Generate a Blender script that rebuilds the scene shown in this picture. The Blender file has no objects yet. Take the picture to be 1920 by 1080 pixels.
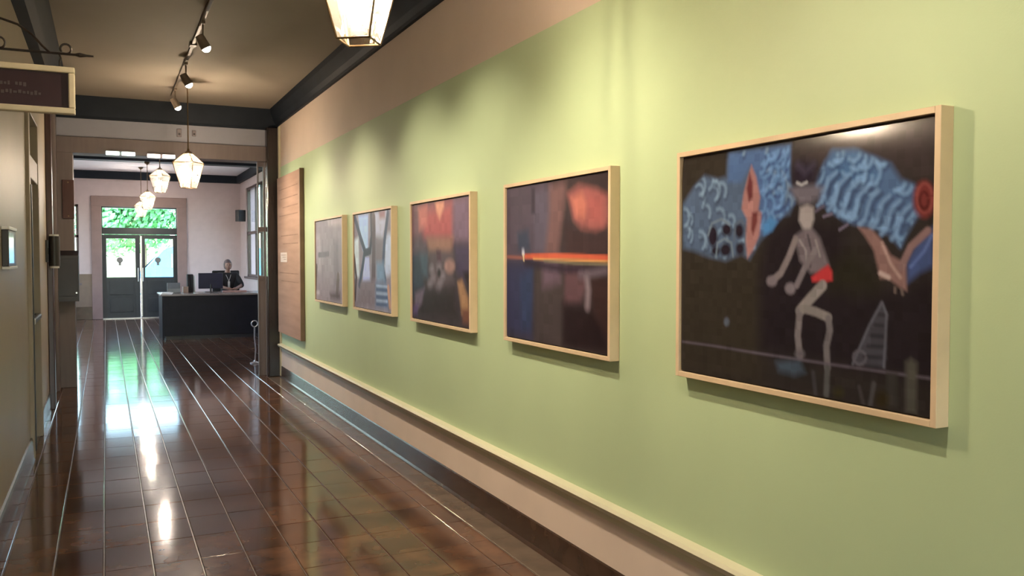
import bpy, bmesh, math, random
import numpy as np
from mathutils import Vector, Matrix, Euler
C = bpy.context.scene.collection
SC = bpy.context.scene
R = math.radians

# ------------------------------------------------------------------ camera, world, sun, exposure
cd = bpy.data.cameras.new('camera'); cam = bpy.data.objects.new('camera', cd); C.objects.link(cam)
cd.sensor_width = 36.0; cd.lens = 36.0 * 1600 / 1920; cd.clip_start = .02; cd.clip_end = 400
cam.location = (0, 0, 1.55); cam.rotation_euler = (R(90 - 2.0045), 0, R(-25.4525))
SC.camera = cam
vs = SC.view_settings
SC.display_settings.display_device = 'sRGB'
vs.view_transform = 'Standard'; vs.look = 'None'; vs.gamma = 1; vs.use_curve_mapping = False; vs.exposure = 0.15
w = bpy.data.worlds.new('sky'); SC.world = w; w.use_nodes = True
nt = w.node_tree; nt.nodes.clear()
sky = nt.nodes.new('ShaderNodeTexSky'); sky.sky_type = 'NISHITA'; sky.sun_disc = False
sky.sun_elevation = R(58); sky.sun_rotation = R(200); sky.air_density = 1.0; sky.dust_density = 2.0
bg = nt.nodes.new('ShaderNodeBackground'); bg.inputs[1].default_value = 2.1
wo = nt.nodes.new('ShaderNodeOutputWorld')
nt.links.new(sky.outputs[0], bg.inputs[0]); nt.links.new(bg.outputs[0], wo.inputs[0])
sd = bpy.data.lights.new('sun', 'SUN'); sd.energy = 18.0; sd.angle = R(.6); sd.color = (1, .96, .88)
sun = bpy.data.objects.new('sun', sd); C.objects.link(sun); sun.location = (10, 10, 30)
sun.rotation_euler = Vector((.28, .42, -.86)).to_track_quat('-Z', 'Y').to_euler()
SPOT_W, LAMP_W, FAR_W = 145.0, 165.0, 110.0

# ------------------------------------------------------------------ materials
def new_mat(name):
    m = bpy.data.materials.new(name); m.use_nodes = True
    return m, m.node_tree, m.node_tree.nodes['Principled BSDF']
def mat(name, col, rough=.5, metal=0, var=.12, scale=6, bump=0, bscale=60, coat=0, col2=None, stretch=None, rnd=0, spec=None):
    m, t, b = new_mat(name); N = t.nodes; L = t.links
    b.inputs['Roughness'].default_value = rough; b.inputs['Metallic'].default_value = metal
    if spec is not None: b.inputs['Specular IOR Level'].default_value = spec
    if coat: b.inputs['Coat Weight'].default_value = coat; b.inputs['Coat Roughness'].default_value = .08
    tc = N.new('ShaderNodeTexCoord'); no = N.new('ShaderNodeTexNoise'); no.inputs['Scale'].default_value = scale
    no.inputs['Detail'].default_value = 5
    src = tc.outputs['Object']
    if rnd:
        geo = N.new('ShaderNodeNewGeometry'); src = geo.outputs['Position']
    if stretch:
        mp = N.new('ShaderNodeMapping'); mp.inputs['Scale'].default_value = stretch
        L.new(src, mp.inputs[0]); src = mp.outputs[0]
    L.new(src, no.inputs['Vector'])
    c2 = col2 or tuple(c * (1 - var) for c in col); c1 = col if col2 else tuple(min(1, c * (1 + var)) for c in col)
    rp = N.new('ShaderNodeValToRGB'); rp.color_ramp.elements[0].position = .35; rp.color_ramp.elements[1].position = .65
    rp.color_ramp.elements[0].color = (*c2, 1); rp.color_ramp.elements[1].color = (*c1, 1)
    L.new(no.outputs[0], rp.inputs[0]); out = rp.outputs[0]
    if rnd:
        oi = N.new('ShaderNodeObjectInfo'); hs = N.new('ShaderNodeHueSaturation'); mr = N.new('ShaderNodeMapRange')
        mr.inputs['To Min'].default_value = 1 - rnd; mr.inputs['To Max'].default_value = 1 + rnd
        L.new(oi.outputs['Random'], mr.inputs[0]); L.new(mr.outputs[0], hs.inputs['Value']); L.new(out, hs.inputs['Color']); out = hs.outputs[0]
    L.new(out, b.inputs['Base Color'])
    if bump:
        n2 = N.new('ShaderNodeTexNoise'); n2.inputs['Scale'].default_value = bscale; L.new(src, n2.inputs['Vector'])
        bp = N.new('ShaderNodeBump'); bp.inputs['Strength'].default_value = bump; bp.inputs['Distance'].default_value = .01
        L.new(n2.outputs[0], bp.inputs['Height']); L.new(bp.outputs[0], b.inputs['Normal'])
    return m
def emit(name, col, s):
    m, t, b = new_mat(name)
    b.inputs['Base Color'].default_value = (*col, 1); b.inputs['Emission Color'].default_value = (*col, 1); b.inputs['Emission Strength'].default_value = s
    return m
def glass(name, tint=(1, 1, 1), rough=.02, ref=1.0, milky=0):
    m = bpy.data.materials.new(name); m.use_nodes = True; t = m.node_tree; N = t.nodes; L = t.links; N.clear()
    o = N.new('ShaderNodeOutputMaterial'); tr = N.new('ShaderNodeBsdfTransparent'); gl = N.new('ShaderNodeBsdfGlossy')
    tr.inputs[0].default_value = (*tint, 1); gl.inputs['Roughness'].default_value = rough
    fr = N.new('ShaderNodeFresnel'); fr.inputs[0].default_value = 1.5
    mu = N.new('ShaderNodeMath'); mu.operation = 'MULTIPLY'; mu.inputs[1].default_value = ref; L.new(fr.outputs[0], mu.inputs[0])
    mx = N.new('ShaderNodeMixShader'); L.new(mu.outputs[0], mx.inputs[0]); L.new(tr.outputs[0], mx.inputs[1]); L.new(gl.outputs[0], mx.inputs[2])
    last = mx.outputs[0]
    if milky:
        tl = N.new('ShaderNodeBsdfTranslucent'); tl.inputs[0].default_value = (1, .93, .8, 1)
        m2 = N.new('ShaderNodeMixShader'); m2.inputs[0].default_value = milky; L.new(last, m2.inputs[1]); L.new(tl.outputs[0], m2.inputs[2]); last = m2.outputs[0]
    L.new(last, o.inputs[0])
    return m
def print_mat(name, rough, spec):
    m, t, b = new_mat(name)
    a = t.nodes.new('ShaderNodeAttribute'); a.attribute_name = 'ink'
    t.links.new(a.outputs['Color'], b.inputs['Base Color']); b.inputs['Roughness'].default_value = rough
    b.inputs['Specular IOR Level'].default_value = spec
    return m
M = dict(
    green=mat('sage_green_paint', (.47, .585, .355), .55, var=.02, scale=2, bump=.03, bscale=180),
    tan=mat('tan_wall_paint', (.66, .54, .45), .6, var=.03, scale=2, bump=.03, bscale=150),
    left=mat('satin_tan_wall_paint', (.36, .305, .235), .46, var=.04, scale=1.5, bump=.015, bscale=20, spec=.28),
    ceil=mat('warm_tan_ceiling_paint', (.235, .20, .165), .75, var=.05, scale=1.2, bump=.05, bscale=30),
    crown=mat('dark_slate_painted_wood', (.013, .018, .027), .6, spec=.15, var=.1, scale=5),
    lilac=mat('pale_grey_plaster', (.28, .285, .34), .7, var=.04, scale=3),
    casing=mat('grey_brown_painted_wood', (.15, .125, .125), .45, spec=.3, var=.06, scale=4, stretch=(6, 6, .6)),
    post=mat('dark_varnished_wood', (.020, .015, .016), .2, var=.2, scale=5, stretch=(6, 6, .4), bump=.1, bscale=12),
    redwood=mat('dark_red_brown_wood', (.055, .022, .022), .3, var=.2, scale=5, stretch=(6, 6, .4)),
    base=mat('dark_brown_base_tile', (.060, .034, .024), .22, var=.2, scale=8),
    basetan=mat('pinkish_tan_dado_paint', (.74, .60, .50), .45, var=.03, scale=3),
    cap=mat('cream_dado_cap_paint', (.60, .56, .40), .4, var=.03, scale=4),
    tile=mat('glazed_brown_floor_tile', (.135, .064, .036), .10, scale=4, col2=(.064, .033, .024), bump=.010, bscale=7, rnd=.16, spec=.28),
    grout=mat('glint_pale_grout', (.22, .165, .135), .3, var=.15, scale=20),  # joint glints put into the colour, so the grout is paler than the tile
    border=mat('grey_brown_border_tile', (.135, .098, .072), .16, var=.15, scale=6),
    frame=mat('pale_maple_picture_frame', (.66, .50, .33), .45, var=.06, scale=6, stretch=(1, 1, 1)),
    liner=mat('dark_picture_rebate', (.03, .02, .018), .6),
    art=print_mat('glossy_printed_artwork', .2, .28), artmatt=print_mat('matt_printed_artwork', .42, .10),
    board=mat('brown_exhibit_board', (.45, .28, .205), .6, spec=.2, scale=2.2, col2=(.37, .225, .165), stretch=(1, .5, 5)),
    edgeshade=mat('shaded_board_edge', (.17, .10, .06), .5),
    label=mat('off_white_label_card', (.70, .58, .52), .5, var=.02),
    ink=mat('faded_label_ink', (.30, .19, .15), .7, spec=.1),
    iron=mat('black_wrought_iron', (.028, .022, .020), .4, metal=.6, var=.2, scale=30),
    signface=mat('deep_plum_sign_face', (.030, .014, .020), .45, spec=.2, var=.08, scale=8),
    signletter=mat('dim_mauve_sign_lettering', (.052, .033, .038), .5),
    signframe=mat('cream_sign_frame', (.52, .46, .34), .45, var=.06, scale=20),
    brass=mat('dull_brass', (.20, .135, .075), .3, metal=.9, var=.15, scale=25),
    bulb=emit('glowing_warm_bulb', (1, .74, .40), 34.0),
    bulbfar=emit('glowing_warm_far_bulb', (1, .76, .46), 9.0),
    socket=mat('candle_socket_cream', (.6, .45, .25), .5),
    lampglass=glass('bevelled_lantern_glass', (1, .95, .85), .04, .8, milky=.03),
    pane=glass('window_pane_glass', (.96, 1, .97), .01, .5),
    greypane=mat('dark_green_transom_glass', (.05, .065, .052), .08, var=.1),
    rail=mat('brown_grey_track_metal', (.15, .115, .085), .45),
    black=mat('matt_black_metal', (.014, .013, .015), .4, var=.2),
    spotlens=emit('lit_spotlight_lens', (1, .93, .80), 22.0),
    cool=emit('cool_white_diffuser', (.78, 1.0, .93), 2.6),
    warm=emit('warm_white_diffuser', (1, .90, .80), 2.6),
    darkdoor=mat('dark_slate_green_door_paint', (.022, .028, .034), .35, var=.1),
    doorframe=mat('pinkish_brown_door_casing', (.24, .165, .155), .5, var=.05),
    steel=mat('brushed_steel', (.62, .64, .68), .28, metal=1, var=.08, scale=30),
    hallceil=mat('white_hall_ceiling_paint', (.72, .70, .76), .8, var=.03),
    farwall=mat('pale_pink_plaster', (.52, .44, .45), .7, var=.03),
    wains=mat('brown_wainscot_panel', (.19, .14, .105), .4, var=.06),
    desk=mat('charcoal_counter_laminate', (.009, .009, .013), .45, spec=.22, var=.15),
    desktop=mat('grey_counter_top', (.20, .17, .16), .25, var=.1),
    paper=mat('white_paper', (.85, .85, .86), .6, var=.02),
    navy=mat('navy_monitor_casing', (.012, .013, .035), .4),
    chair=mat('black_upholstery', (.012, .011, .013), .8),
    pink=mat('dusty_pink_folder', (.34, .18, .16), .6),
    beige=mat('beige_plastic', (.42, .32, .26), .5),
    acrylic=mat('smoky_grey_plastic', (.14, .15, .16), .2),
    redsign=mat('dark_red_plaque', (.055, .014, .013), .4, var=.08),
    boxblk=mat('black_painted_steel', (.016, .012, .014), .4, var=.15),
    white=mat('white_plastic', (.72, .72, .72), .4, var=.03),
    vent=mat('mauve_grey_plate', (.20, .17, .19), .5),
    skin=mat('skin', (.30, .17, .13), .5, var=.05, scale=30),
    hair=mat('greying_brown_hair', (.12, .085, .09), .6, var=.3, scale=60),
    shirt=mat('black_shirt_cloth', (.014, .013, .016), .85, var=.2, scale=40, bump=.2, bscale=90),
    trouser=mat('dark_trousers_cloth', (.018, .018, .024), .85),
    lanyard=mat('white_lanyard_ribbon', (.62, .60, .60), .6),
    eye=mat('dark_eyes', (.02, .015, .012), .2), lip=mat('lips', (.26, .10, .09), .5),
    paving=mat('pale_concrete_paving', (.55, .54, .50), .8, var=.08, scale=1),
    grass=mat('bright_lawn', (.16, .34, .08), .9, var=.3, scale=8),
    leaf=mat('sunlit_leaves', (.15, .44, .19), .6, scale=1, col2=(.10, .36, .15)),
    bark=mat('tree_bark', (.16, .12, .09), .9, var=.3, scale=20),
    blue=mat('light_blue_vehicle_paint', (.06, .30, .62), .25, var=.03), tyre=mat('black_tyre_rubber', (.02, .02, .02), .8),
    vanglass=mat('dark_vehicle_glass', (.10, .16, .20), .08), vanwhite=mat('white_vehicle_paint', (.8, .82, .82), .3, var=.02),
)

# ------------------------------------------------------------------ mesh helpers
class MB:
    def __init__(s): s.b = bmesh.new()
    def box(s, x0, x1, y0, y1, z0, z1, bev=0, rot=None, about=None):
        r = bmesh.ops.create_cube(s.b, size=1); v = r['verts']
        bmesh.ops.scale(s.b, vec=(x1 - x0, y1 - y0, z1 - z0), verts=v)
        bmesh.ops.translate(s.b, vec=((x0 + x1) / 2, (y0 + y1) / 2, (z0 + z1) / 2), verts=v)
        if bev:
            es = list({e for q in v for e in q.link_edges})
            g = bmesh.ops.bevel(s.b, geom=es, offset=bev, segments=2, affect='EDGES', profile=.5)
            v = list({q for f in g['faces'] for q in f.verts} | {q for q in v if q.is_valid})
        if rot is not None: bmesh.ops.rotate(s.b, cent=about or ((x0 + x1) / 2, (y0 + y1) / 2, (z0 + z1) / 2), matrix=Euler(rot).to_matrix(), verts=v)
        return s
    def cyl(s, p, q, r0, r1=None, n=16, cap=True):
        p, q = Vector(p), Vector(q); r1 = r0 if r1 is None else r1
        d = q - p; m = Matrix.Translation((p + q) / 2) @ d.to_track_quat('Z', 'Y').to_matrix().to_4x4()
        bmesh.ops.create_cone(s.b, cap_ends=cap, segments=n, radius1=r0, radius2=r1, depth=d.length, matrix=m); return s
    def ball(s, c, r, sc=(1, 1, 1), n=14, rot=None):
        m = Matrix.Translation(c) @ (Euler(rot).to_matrix().to_4x4() if rot else Matrix()) @ Matrix.Diagonal((*sc, 1))
        bmesh.ops.create_uvsphere(s.b, u_segments=n, v_segments=max(6, n * 2 // 3), radius=r, matrix=m); return s
    def tube(s, pts, r, n=8, closed=False):
        pts = [Vector(p) for p in pts]; rings = []
        for i, p in enumerate(pts):
            a = pts[i - 1] if (i or closed) else p; b = pts[(i + 1) % len(pts)] if (i < len(pts) - 1 or closed) else p
            t = (b - a).normalized(); k = Vector((0, 1, 0)) if abs(t.y) < .95 else Vector((1, 0, 0))
            u = t.cross(k).normalized(); v = t.cross(u)
            rr = r[i] if isinstance(r, (list, tuple)) else r
            rings.append([s.b.verts.new(p + (u * math.cos(2 * math.pi * j / n) + v * math.sin(2 * math.pi * j / n)) * rr) for j in range(n)])
        m = len(rings)
        for i in range(m if closed else m - 1):
            A, B = rings[i], rings[(i + 1) % m]
            for j in range(n): s.b.faces.new((A[j], A[(j + 1) % n], B[(j + 1) % n], B[j]))
        if not closed: s.b.faces.new(rings[0]); s.b.faces.new(rings[-1])
        return s
    def prism(s, prof, axis, a0, a1):
        def P(u, v, a): return (u, a, v) if axis == 'y' else ((a, u, v) if axis == 'x' else (u, v, a))
        A = [s.b.verts.new(P(u, v, a0)) for u, v in prof]; B = [s.b.verts.new(P(u, v, a1)) for u, v in prof]; n = len(prof)
        for i in range(n): s.b.faces.new((A[i], A[(i + 1) % n], B[(i + 1) % n], B[i]))
        s.b.faces.new(A); s.b.faces.new(B); return s
    def quad(s, *p): s.b.faces.new([s.b.verts.new(q) for q in p]); return s
    def lathe(s, prof, n=20, c=(0, 0, 0)):
        rings = [[s.b.verts.new((c[0] + r * math.cos(2 * math.pi * j / n), c[1] + r * math.sin(2 * math.pi * j / n), c[2] + z)) for j in range(n)] for r, z in prof]
        for A, B in zip(rings, rings[1:]):
            for j in range(n): s.b.faces.new((A[j], A[(j + 1) % n], B[(j + 1) % n], B[j]))
        s.b.faces.new(rings[0]); s.b.faces.new(rings[-1]); return s
    def mesh(s, name, m, smooth=False):
        bmesh.ops.recalc_face_normals(s.b, faces=s.b.faces)
        me = bpy.data.meshes.new(name); s.b.to_mesh(me); s.b.free(); me.materials.append(M[m] if isinstance(m, str) else m)
        if smooth:
            me.polygons.foreach_set('use_smooth', [True] * len(me.polygons)); me.set_sharp_from_angle(angle=R(40))
        return me
    def build(s, name, m, parent=None, smooth=False):
        o = bpy.data.objects.new(name, s.mesh(name, m, smooth)); C.objects.link(o); o.parent = parent; return o
def empty(name, loc=(0, 0, 0), rz=0, label=None, cat=None, group=None):
    o = bpy.data.objects.new(name, None); C.objects.link(o); o.location = loc; o.rotation_euler = (0, 0, rz); o.empty_display_size = .1
    return tag(o, label, cat, group)
def tag(o, label=None, cat=None, group=None, kind=None):
    if label: o['label'] = label
    if cat: o['category'] = cat
    if group: o['group'] = group
    if kind: o['kind'] = kind
    return o
def struct(o, label=None, cat=None):
    o['kind'] = 'structure'
    if label: o['label'] = label
    return tag(o, None, cat)
def copy_tree(o, parent=None):
    c = o.copy(); C.objects.link(c); c.parent = parent
    for ch in list(o.children): copy_tree(ch, c)
    return c
def light(name, kind, loc, energy, col, parent=None, size=.03, target=None, angle=None, blend=.9):
    d = bpy.data.lights.new(name, kind); d.energy = energy; d.color = col; d.shadow_soft_size = size
    if kind == 'SPOT': d.spot_size = R(angle); d.spot_blend = blend
    o = bpy.data.objects.new(name, d); C.objects.link(o); o.location = loc
    if target is not None: o.rotation_euler = (Vector(target) - Vector(loc)).to_track_quat('-Z', 'Y').to_euler()
    o.parent = parent; return o

# ------------------------------------------------------------------ the setting
XL, XR, YB, YE, ZC = -.54, 2.06, -4.2, 11.5, 3.48     # corridor
FL, FR, YF, ZF = -2.2, 3.3, 24.0, 3.75                 # hall beyond
Y1 = YE + .25

floor = struct(MB().box(FL - .2, FR + .2, YB - .2, YF + .5, -.12, -.006).build('floor', 'grout'), 'glossy brown tiled floor', 'floor')
rnd = random.Random(4)
TW, TL, G = .2243, .38, .0032
def tile_mesh(name, x0, x1, m='tile'):
    b = MB(); hw = (x1 - x0) / 2 - G; hl = TL / 2 - .0016; c = .0035; d = .002
    lo = [(-hw, -hl), (hw, -hl), (hw, hl), (-hw, hl)]; hi = [(-hw + c, -hl + d), (hw - c, -hl + d), (hw - c, hl - d), (-hw + c, hl - d)]
    V = [b.b.verts.new((x, y, z)) for ring, z in ((lo, -.008), (lo, -.0025), (hi, 0)) for x, y in ring]
    for k in (0, 4):
        for i in range(4): b.b.faces.new((V[k + i], V[k + (i + 1) % 4], V[k + 4 + (i + 1) % 4], V[k + 4 + i]))
    b.b.faces.new(V[8:12])
    return b.mesh(name, m)
cols = [-.54] + [-.03 + TW * k for k in range(-2, 9)] + [1.885]
widths = {}
for x0, x1 in zip(cols, cols[1:]): widths[(x0, x1)] = tile_mesh('tile', x0, x1)
rows = [8.05 + TL * k for k in range(-40, 60)]
rest = []
for y in rows:
    yc = y + TL / 2
    if yc < YB or yc > YE + .1: continue
    for (x0, x1), me in widths.items():
        if 2.4 < yc < 11.6 and x1 - x0 > .1:
            o = bpy.data.objects.new('tile', me); C.objects.link(o); o.parent = floor
            o.location = ((x0 + x1) / 2, yc, rnd.uniform(-.0006, .0004)); o.rotation_euler = (rnd.gauss(0, .0012), rnd.gauss(0, .0016), 0)
        else: rest.append((x0, x1, yc))
xs = [FL + TW * 0] 
x = -.03 - TW * 9
while x < FR - TW:
    for y in rows:
        yc = y + TL / 2
        if YE + .1 < yc < YF + .1: rest.append((x, x + TW, yc))
    x += TW
b = MB()
for x0, x1, yc in rest:
    c = .0035; dz = rnd.uniform(-.0006, .0004); ax, ay = rnd.gauss(0, .0012), rnd.gauss(0, .0016)
    xm = (x0 + x1) / 2; hw = (x1 - x0) / 2 - G; hl = TL / 2 - G
    def Z(px, py, z): return z + dz + px * ay + py * ax
    lo = [(-hw, -hl), (hw, -hl), (hw, hl), (-hw, hl)]; hi = [(-hw + c, -hl + c), (hw - c, -hl + c), (hw - c, hl - c), (-hw + c, hl - c)]
    V = [b.b.verts.new((xm + px, yc + py, Z(px, py, z))) for ring, z in ((lo, -.0025), (hi, 0)) for px, py in ring]
    for i in range(4): b.b.faces.new((V[i], V[(i + 1) % 4], V[4 + (i + 1) % 4], V[4 + i]))
    b.b.faces.new(V[4:8])
o = b.build('outlying_tiles', 'tile', floor); o['kind'] = 'stuff'
# border course along the right wall
bm_ = tile_mesh('border_tile', 1.885, 2.045, 'border')
for y in rows:
    yc = y + TL / 2
    if 1.6 < yc < YE - .1:
        o = bpy.data.objects.new('border_tile', bm_); C.objects.link(o); o.parent = floor; o.location = (1.965, yc, .0)
        o.rotation_euler = (rnd.gauss(0, .001), 0, 0)

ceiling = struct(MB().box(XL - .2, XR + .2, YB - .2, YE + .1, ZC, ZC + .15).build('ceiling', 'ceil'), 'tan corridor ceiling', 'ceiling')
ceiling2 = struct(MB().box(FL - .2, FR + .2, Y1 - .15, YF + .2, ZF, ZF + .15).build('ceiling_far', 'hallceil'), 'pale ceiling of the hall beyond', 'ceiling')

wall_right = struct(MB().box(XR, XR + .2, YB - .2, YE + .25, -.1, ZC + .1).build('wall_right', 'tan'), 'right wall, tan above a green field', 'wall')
MB().box(XR - .008, XR, YB, 11.26, .40, 2.723, bev=.003).build('green_panel', 'green', wall_right)
MB().box(XR - .022, XR, 11.27, 11.36, .0, 3.25, bev=.006).build('corner_strip', 'cap', wall_right)
br = MB().box(XR - .012, XR, YB, 11.27, .15, .41).build('baseboard_right', 'basetan'); struct(br, 'pinkish tan dado with cream cap and dark tile base', 'baseboard')
MB().prism([(XR, .352), (XR - .016, .356), (XR - .02, .385), (XR - .055, .405), (XR - .066, .428), (XR - .056, .441), (XR, .445)], 'y', YB, 11.27).build('dado_cap', 'cap', br, True)
MB().prism([(XR, -.004), (XR - .032, -.004), (XR - .028, .006), (XR - .020, .02), (XR - .018, .143), (XR - .014, .15), (XR, .15)], 'y', YB, 11.35).build('tile_base', 'base', br)
struct(MB().prism([(XR, 3.265), (XR - .028, 3.265), (XR - .034, 3.29), (XR - .06, 3.33), (XR - .10, 3.43), (XR - .112, ZC), (XR, ZC)], 'y', YB, YE).build('trim_1', 'crown'), 'dark crown beam along the right wall', 'trim')
struct(MB().prism([(XL, 3.25), (XL + .08, 3.255), (XL + .09, 3.275), (XL + .12, 3.33), (XL + .17, 3.44), (XL + .185, ZC), (XL, ZC)], 'y', YB, YE).build('trim_2', 'crown'), 'dark crown beam along the left wall', 'trim')
struct(MB().prism([(YE, 3.22), (YE - .03, 3.22), (YE - .05, 3.25), (YE - .08, 3.36), (YE - .11, ZC), (YE, ZC)], 'x', XL, XR).build('trim_3', 'crown'), 'dark crown beam across the corridor end', 'trim')

# left wall with a door opening at y 7.55..8.45
DY0, DY1, DH = 7.55, 8.45, 2.70
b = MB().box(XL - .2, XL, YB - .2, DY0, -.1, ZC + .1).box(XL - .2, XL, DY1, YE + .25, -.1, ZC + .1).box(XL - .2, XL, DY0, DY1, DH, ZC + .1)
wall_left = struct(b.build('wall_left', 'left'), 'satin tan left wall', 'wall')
b = MB()
for y0, y1 in ((YB, DY0 - .09), (DY1 + .09, 9.86)):
    b.prism([(XL, -.004), (XL + .028, -.004), (XL + .022, .02), (XL + .018, .15), (XL + .012, .168), (XL, .172)], 'y', y0, y1)
struct(b.build('baseboard_left', 'base'), 'dark glossy baseboard along the left wall', 'baseboard')
d = struct(MB().box(XL - .10, XL - .055, DY0 + .02, DY1 - .02, .0, 2.18, bev=.004).build('door_1', 'redwood'), 'closed dark door in the left wall with transom above', 'door')
for z0, z1 in ((.25, .95), (1.15, 2.02)):
    for y0, y1 in ((DY0 + .12, 7.96), (8.04, DY1 - .12)):
        MB().box(XL - .056, XL - .042, y0, y1, z0, z1, bev=.006).build('door_panel', 'redwood', d)
b = MB()
b.box(XL - .05, XL + .026, DY0 - .09, DY0 + .02, 0, DH + .02, bev=.006).box(XL - .05, XL + .026, DY1 - .02, DY1 + .09, 0, DH + .02, bev=.006)
b.box(XL - .05, XL + .026, DY0 - .09, DY1 + .09, DH - .02, DH + .09, bev=.006).box(XL - .08, XL + .02, DY0, DY1, 2.18, 2.36, bev=.006)
b.build('door_casing', 'left', d)
MB().box(XL - .06, XL - .05, DY0 + .02, DY1 - .02, 2.36, DH - .02).build('transom_pane', 'greypane', d)
MB().box(XL + .020, XL + .034, DY0 - .012, DY0 + .03, .05, 2.12, bev=.003).build('door_edge_strip', 'black', d)
h = MB().box(XL - .055, XL - .045, 7.60, 7.66, .92, 1.18, bev=.004).build('door_handle', 'steel', d)
MB().box(XL - .01, XL + .035, 7.60, 8.40, 1.03, 1.075, bev=.012).box(XL - .05, XL, 7.62, 7.67, 1.03, 1.075).box(XL - .05, XL, 8.33, 8.38, 1.03, 1.075).build('push_bar', 'black', h); MB().box(XL - .012, XL + .04, 7.575, 7.625, 1.03, 1.08, bev=.01).build('bar_end', 'steel', h)
struct(MB().box(XL, XL + .055, 9.88, 10.06, 0, 3.25, bev=.008).build('trim_4', 'redwood'), 'narrow dark red pilaster on the left wall', 'trim')

# end wall of the corridor with the wide opening
OX0, OX1, OZ = -.34, 1.905, 2.81
b = MB().box(FL - .2, OX0, YE, Y1, -.1, ZF + .1).box(OX1, FR + .2, YE, Y1, -.1, ZF + .1).box(OX0, OX1, YE, Y1, OZ, ZF + .1)
wall_end = struct(b.build('wall_end', 'lilac'), 'pale plaster wall across the corridor end', 'wall')
b = MB().box(XL, OX0 + .004, YE - .035, Y1 + .02, 0, 3.0, bev=.006)
b.box(XL, XR - .1, YE - .04, Y1 + .02, OZ - .004, 3.0, bev=.006)
struct(b.build('trim_5', 'casing'), 'grey brown casing around the opening', 'trim')
struct(MB().box(1.90, XR, YE - .14, YE, 0, 3.24, bev=.012).build('trim_6', 'post'), 'dark varnished post at the right of the opening', 'trim')
struct(MB().box(XL, XL + .035, 11.2, 11.5, 0, 3.24, bev=.006).build('trim_7', 'casing'), 'grey brown corner board at the left of the opening', 'trim')
# narrow sidelight closing the right end of the opening
e = empty('window_8', (1.81, YE + .1, 0)); struct(e, 'narrow sidelight with a brown lower panel, right of the opening', 'window')
MB().box(0, .016, -.03, .03, 0, OZ, bev=.003).box(.079, .095, -.03, .03, 0, OZ, bev=.003).box(.016, .079, -.03, .03, 1.26, 1.31).box(.016, .079, -.03, .03, 1.90, 1.96).box(.016, .079, -.03, .03, OZ - .06, OZ).build('window_frame', 'casing', e)
MB().box(.016, .079, -.02, .02, 0, 1.26).build('lower_panel', 'casing', e)
MB().box(.016, .079, -.003, .003, 1.31, 1.90).build('pane', 'pane', e); MB().box(.016, .079, -.003, .003, 1.96, OZ - .06).build('pane', 'pane', e)

# hall beyond
b = MB().box(FL - .2, FR + .2, YF, YF + .3, -.1, 0)
WX0, WX1 = -1.75, -.60                      # left far window
DX0, DX1 = -.10, 1.72                       # far door opening
b.box(FL - .2, WX0, YF, YF + .3, 0, ZF + .1).box(WX1, DX0, YF, YF + .3, 0, ZF + .1).box(DX1, FR + .2, YF, YF + .3, 0, ZF + .1)
b.box(WX0, WX1, YF, YF + .3, 0, .92).box(WX0, WX1, YF, YF + .3, 2.9, ZF + .1).box(DX0, DX1, YF, YF + .3, 2.86, ZF + .1)
wall_far = struct(b.build('wall_far', 'farwall'), 'pale pink far wall of the hall', 'wall')
b = MB().box(FL - .2, FL, Y1, YF, -.1, .9).box(FL - .2, FL, Y1, YF, 3.2, ZF + .1)
LW = [(12.8, 15.4), (16.2, 18.8), (19.8, 22.4)]; ye = Y1
for y0, y1 in LW: b.box(FL - .2, FL, ye, y0, .9, 3.2); ye = y1
b.box(FL - .2, FL, ye, YF, .9, 3.2)
struct(b.build('wall_far_left', 'farwall'), 'left wall of the hall', 'wall')
RY0, RY1 = 19.3, 22.95
b = MB().box(FR, FR + .25, Y1, RY0, -.1, ZF + .1).box(FR, FR + .25, RY1, YF, -.1, ZF + .1).box(FR, FR + .25, RY0, RY1, -.1, 1.08).box(FR, FR + .25, RY0, RY1, 3.35, ZF + .1)
struct(b.build('wall_far_right', 'farwall'), 'right wall of the hall with a tall window', 'wall')
b = MB().box(FL, FR, YF - .10, YF, 3.55, ZF, bev=.01).box(FR - .10, FR, Y1, YF, 3.55, ZF, bev=.01).box(FL, FL + .1, Y1, YF, 3.55, ZF, bev=.01)
struct(b.build('trim_8', 'crown'), 'dark crown band around the hall', 'trim')
struct(MB().box(FL, FR, 19.5, 19.85, 3.575, ZF, bev=.01).build('trim_9', 'crown'), 'dark ceiling beam across the hall', 'trim')
ww = MB().box(FL, DX0 - .2, YF - .022, YF, .30, .90).box(WX1, DX0 - .2, YF - .022, YF, .90, 1.14); ww.box(WX1, DX0 - .2, YF - .032, YF, 1.12, 1.15)
struct(ww.build('trim_10', 'wains'), 'brown wainscot left of the far doors', 'trim')
struct(MB().box(FL, DX0 - .2, YF - .03, YF, 0, .32, bev=.005).box(DX1 + .22, FR, YF - .03, YF, 0, .32, bev=.005).build('baseboard_far', 'base'), 'dark brown baseboard on the far wall', 'baseboard')
b = MB().box(DX0 - .22, DX0 + .02, YF - .05, YF + .1, 0, 2.87, bev=.01).box(DX1 - .02, DX1 + .22, YF - .05, YF + .1, 0, 2.87, bev=.01).box(DX0 - .22, DX1 + .22, YF - .055, YF + .1, 2.86, 3.12, bev=.01)
struct(b.build('trim_11', 'doorframe'), 'pinkish brown casing of the far doors', 'trim')
t = struct(MB().box(DX0, DX1, YF + .04, YF + .12, 2.16, 2.33, bev=.006).box(DX0, DX0 + .04, YF + .04, YF + .12, 2.3, 2.86).box(DX1 - .04, DX1, YF + .04, YF + .12, 2.3, 2.86).box(DX0, DX1, YF + .04, YF + .12, 2.83, 2.86).build('window_1', 'darkdoor'), 'wide transom window over the far doors', 'window')
MB().box(DX0 + .03, DX1 - .03, YF + .07, YF + .078, 2.33, 2.84).build('pane', 'pane', t)
mid = (DX0 + DX1) / 2
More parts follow.
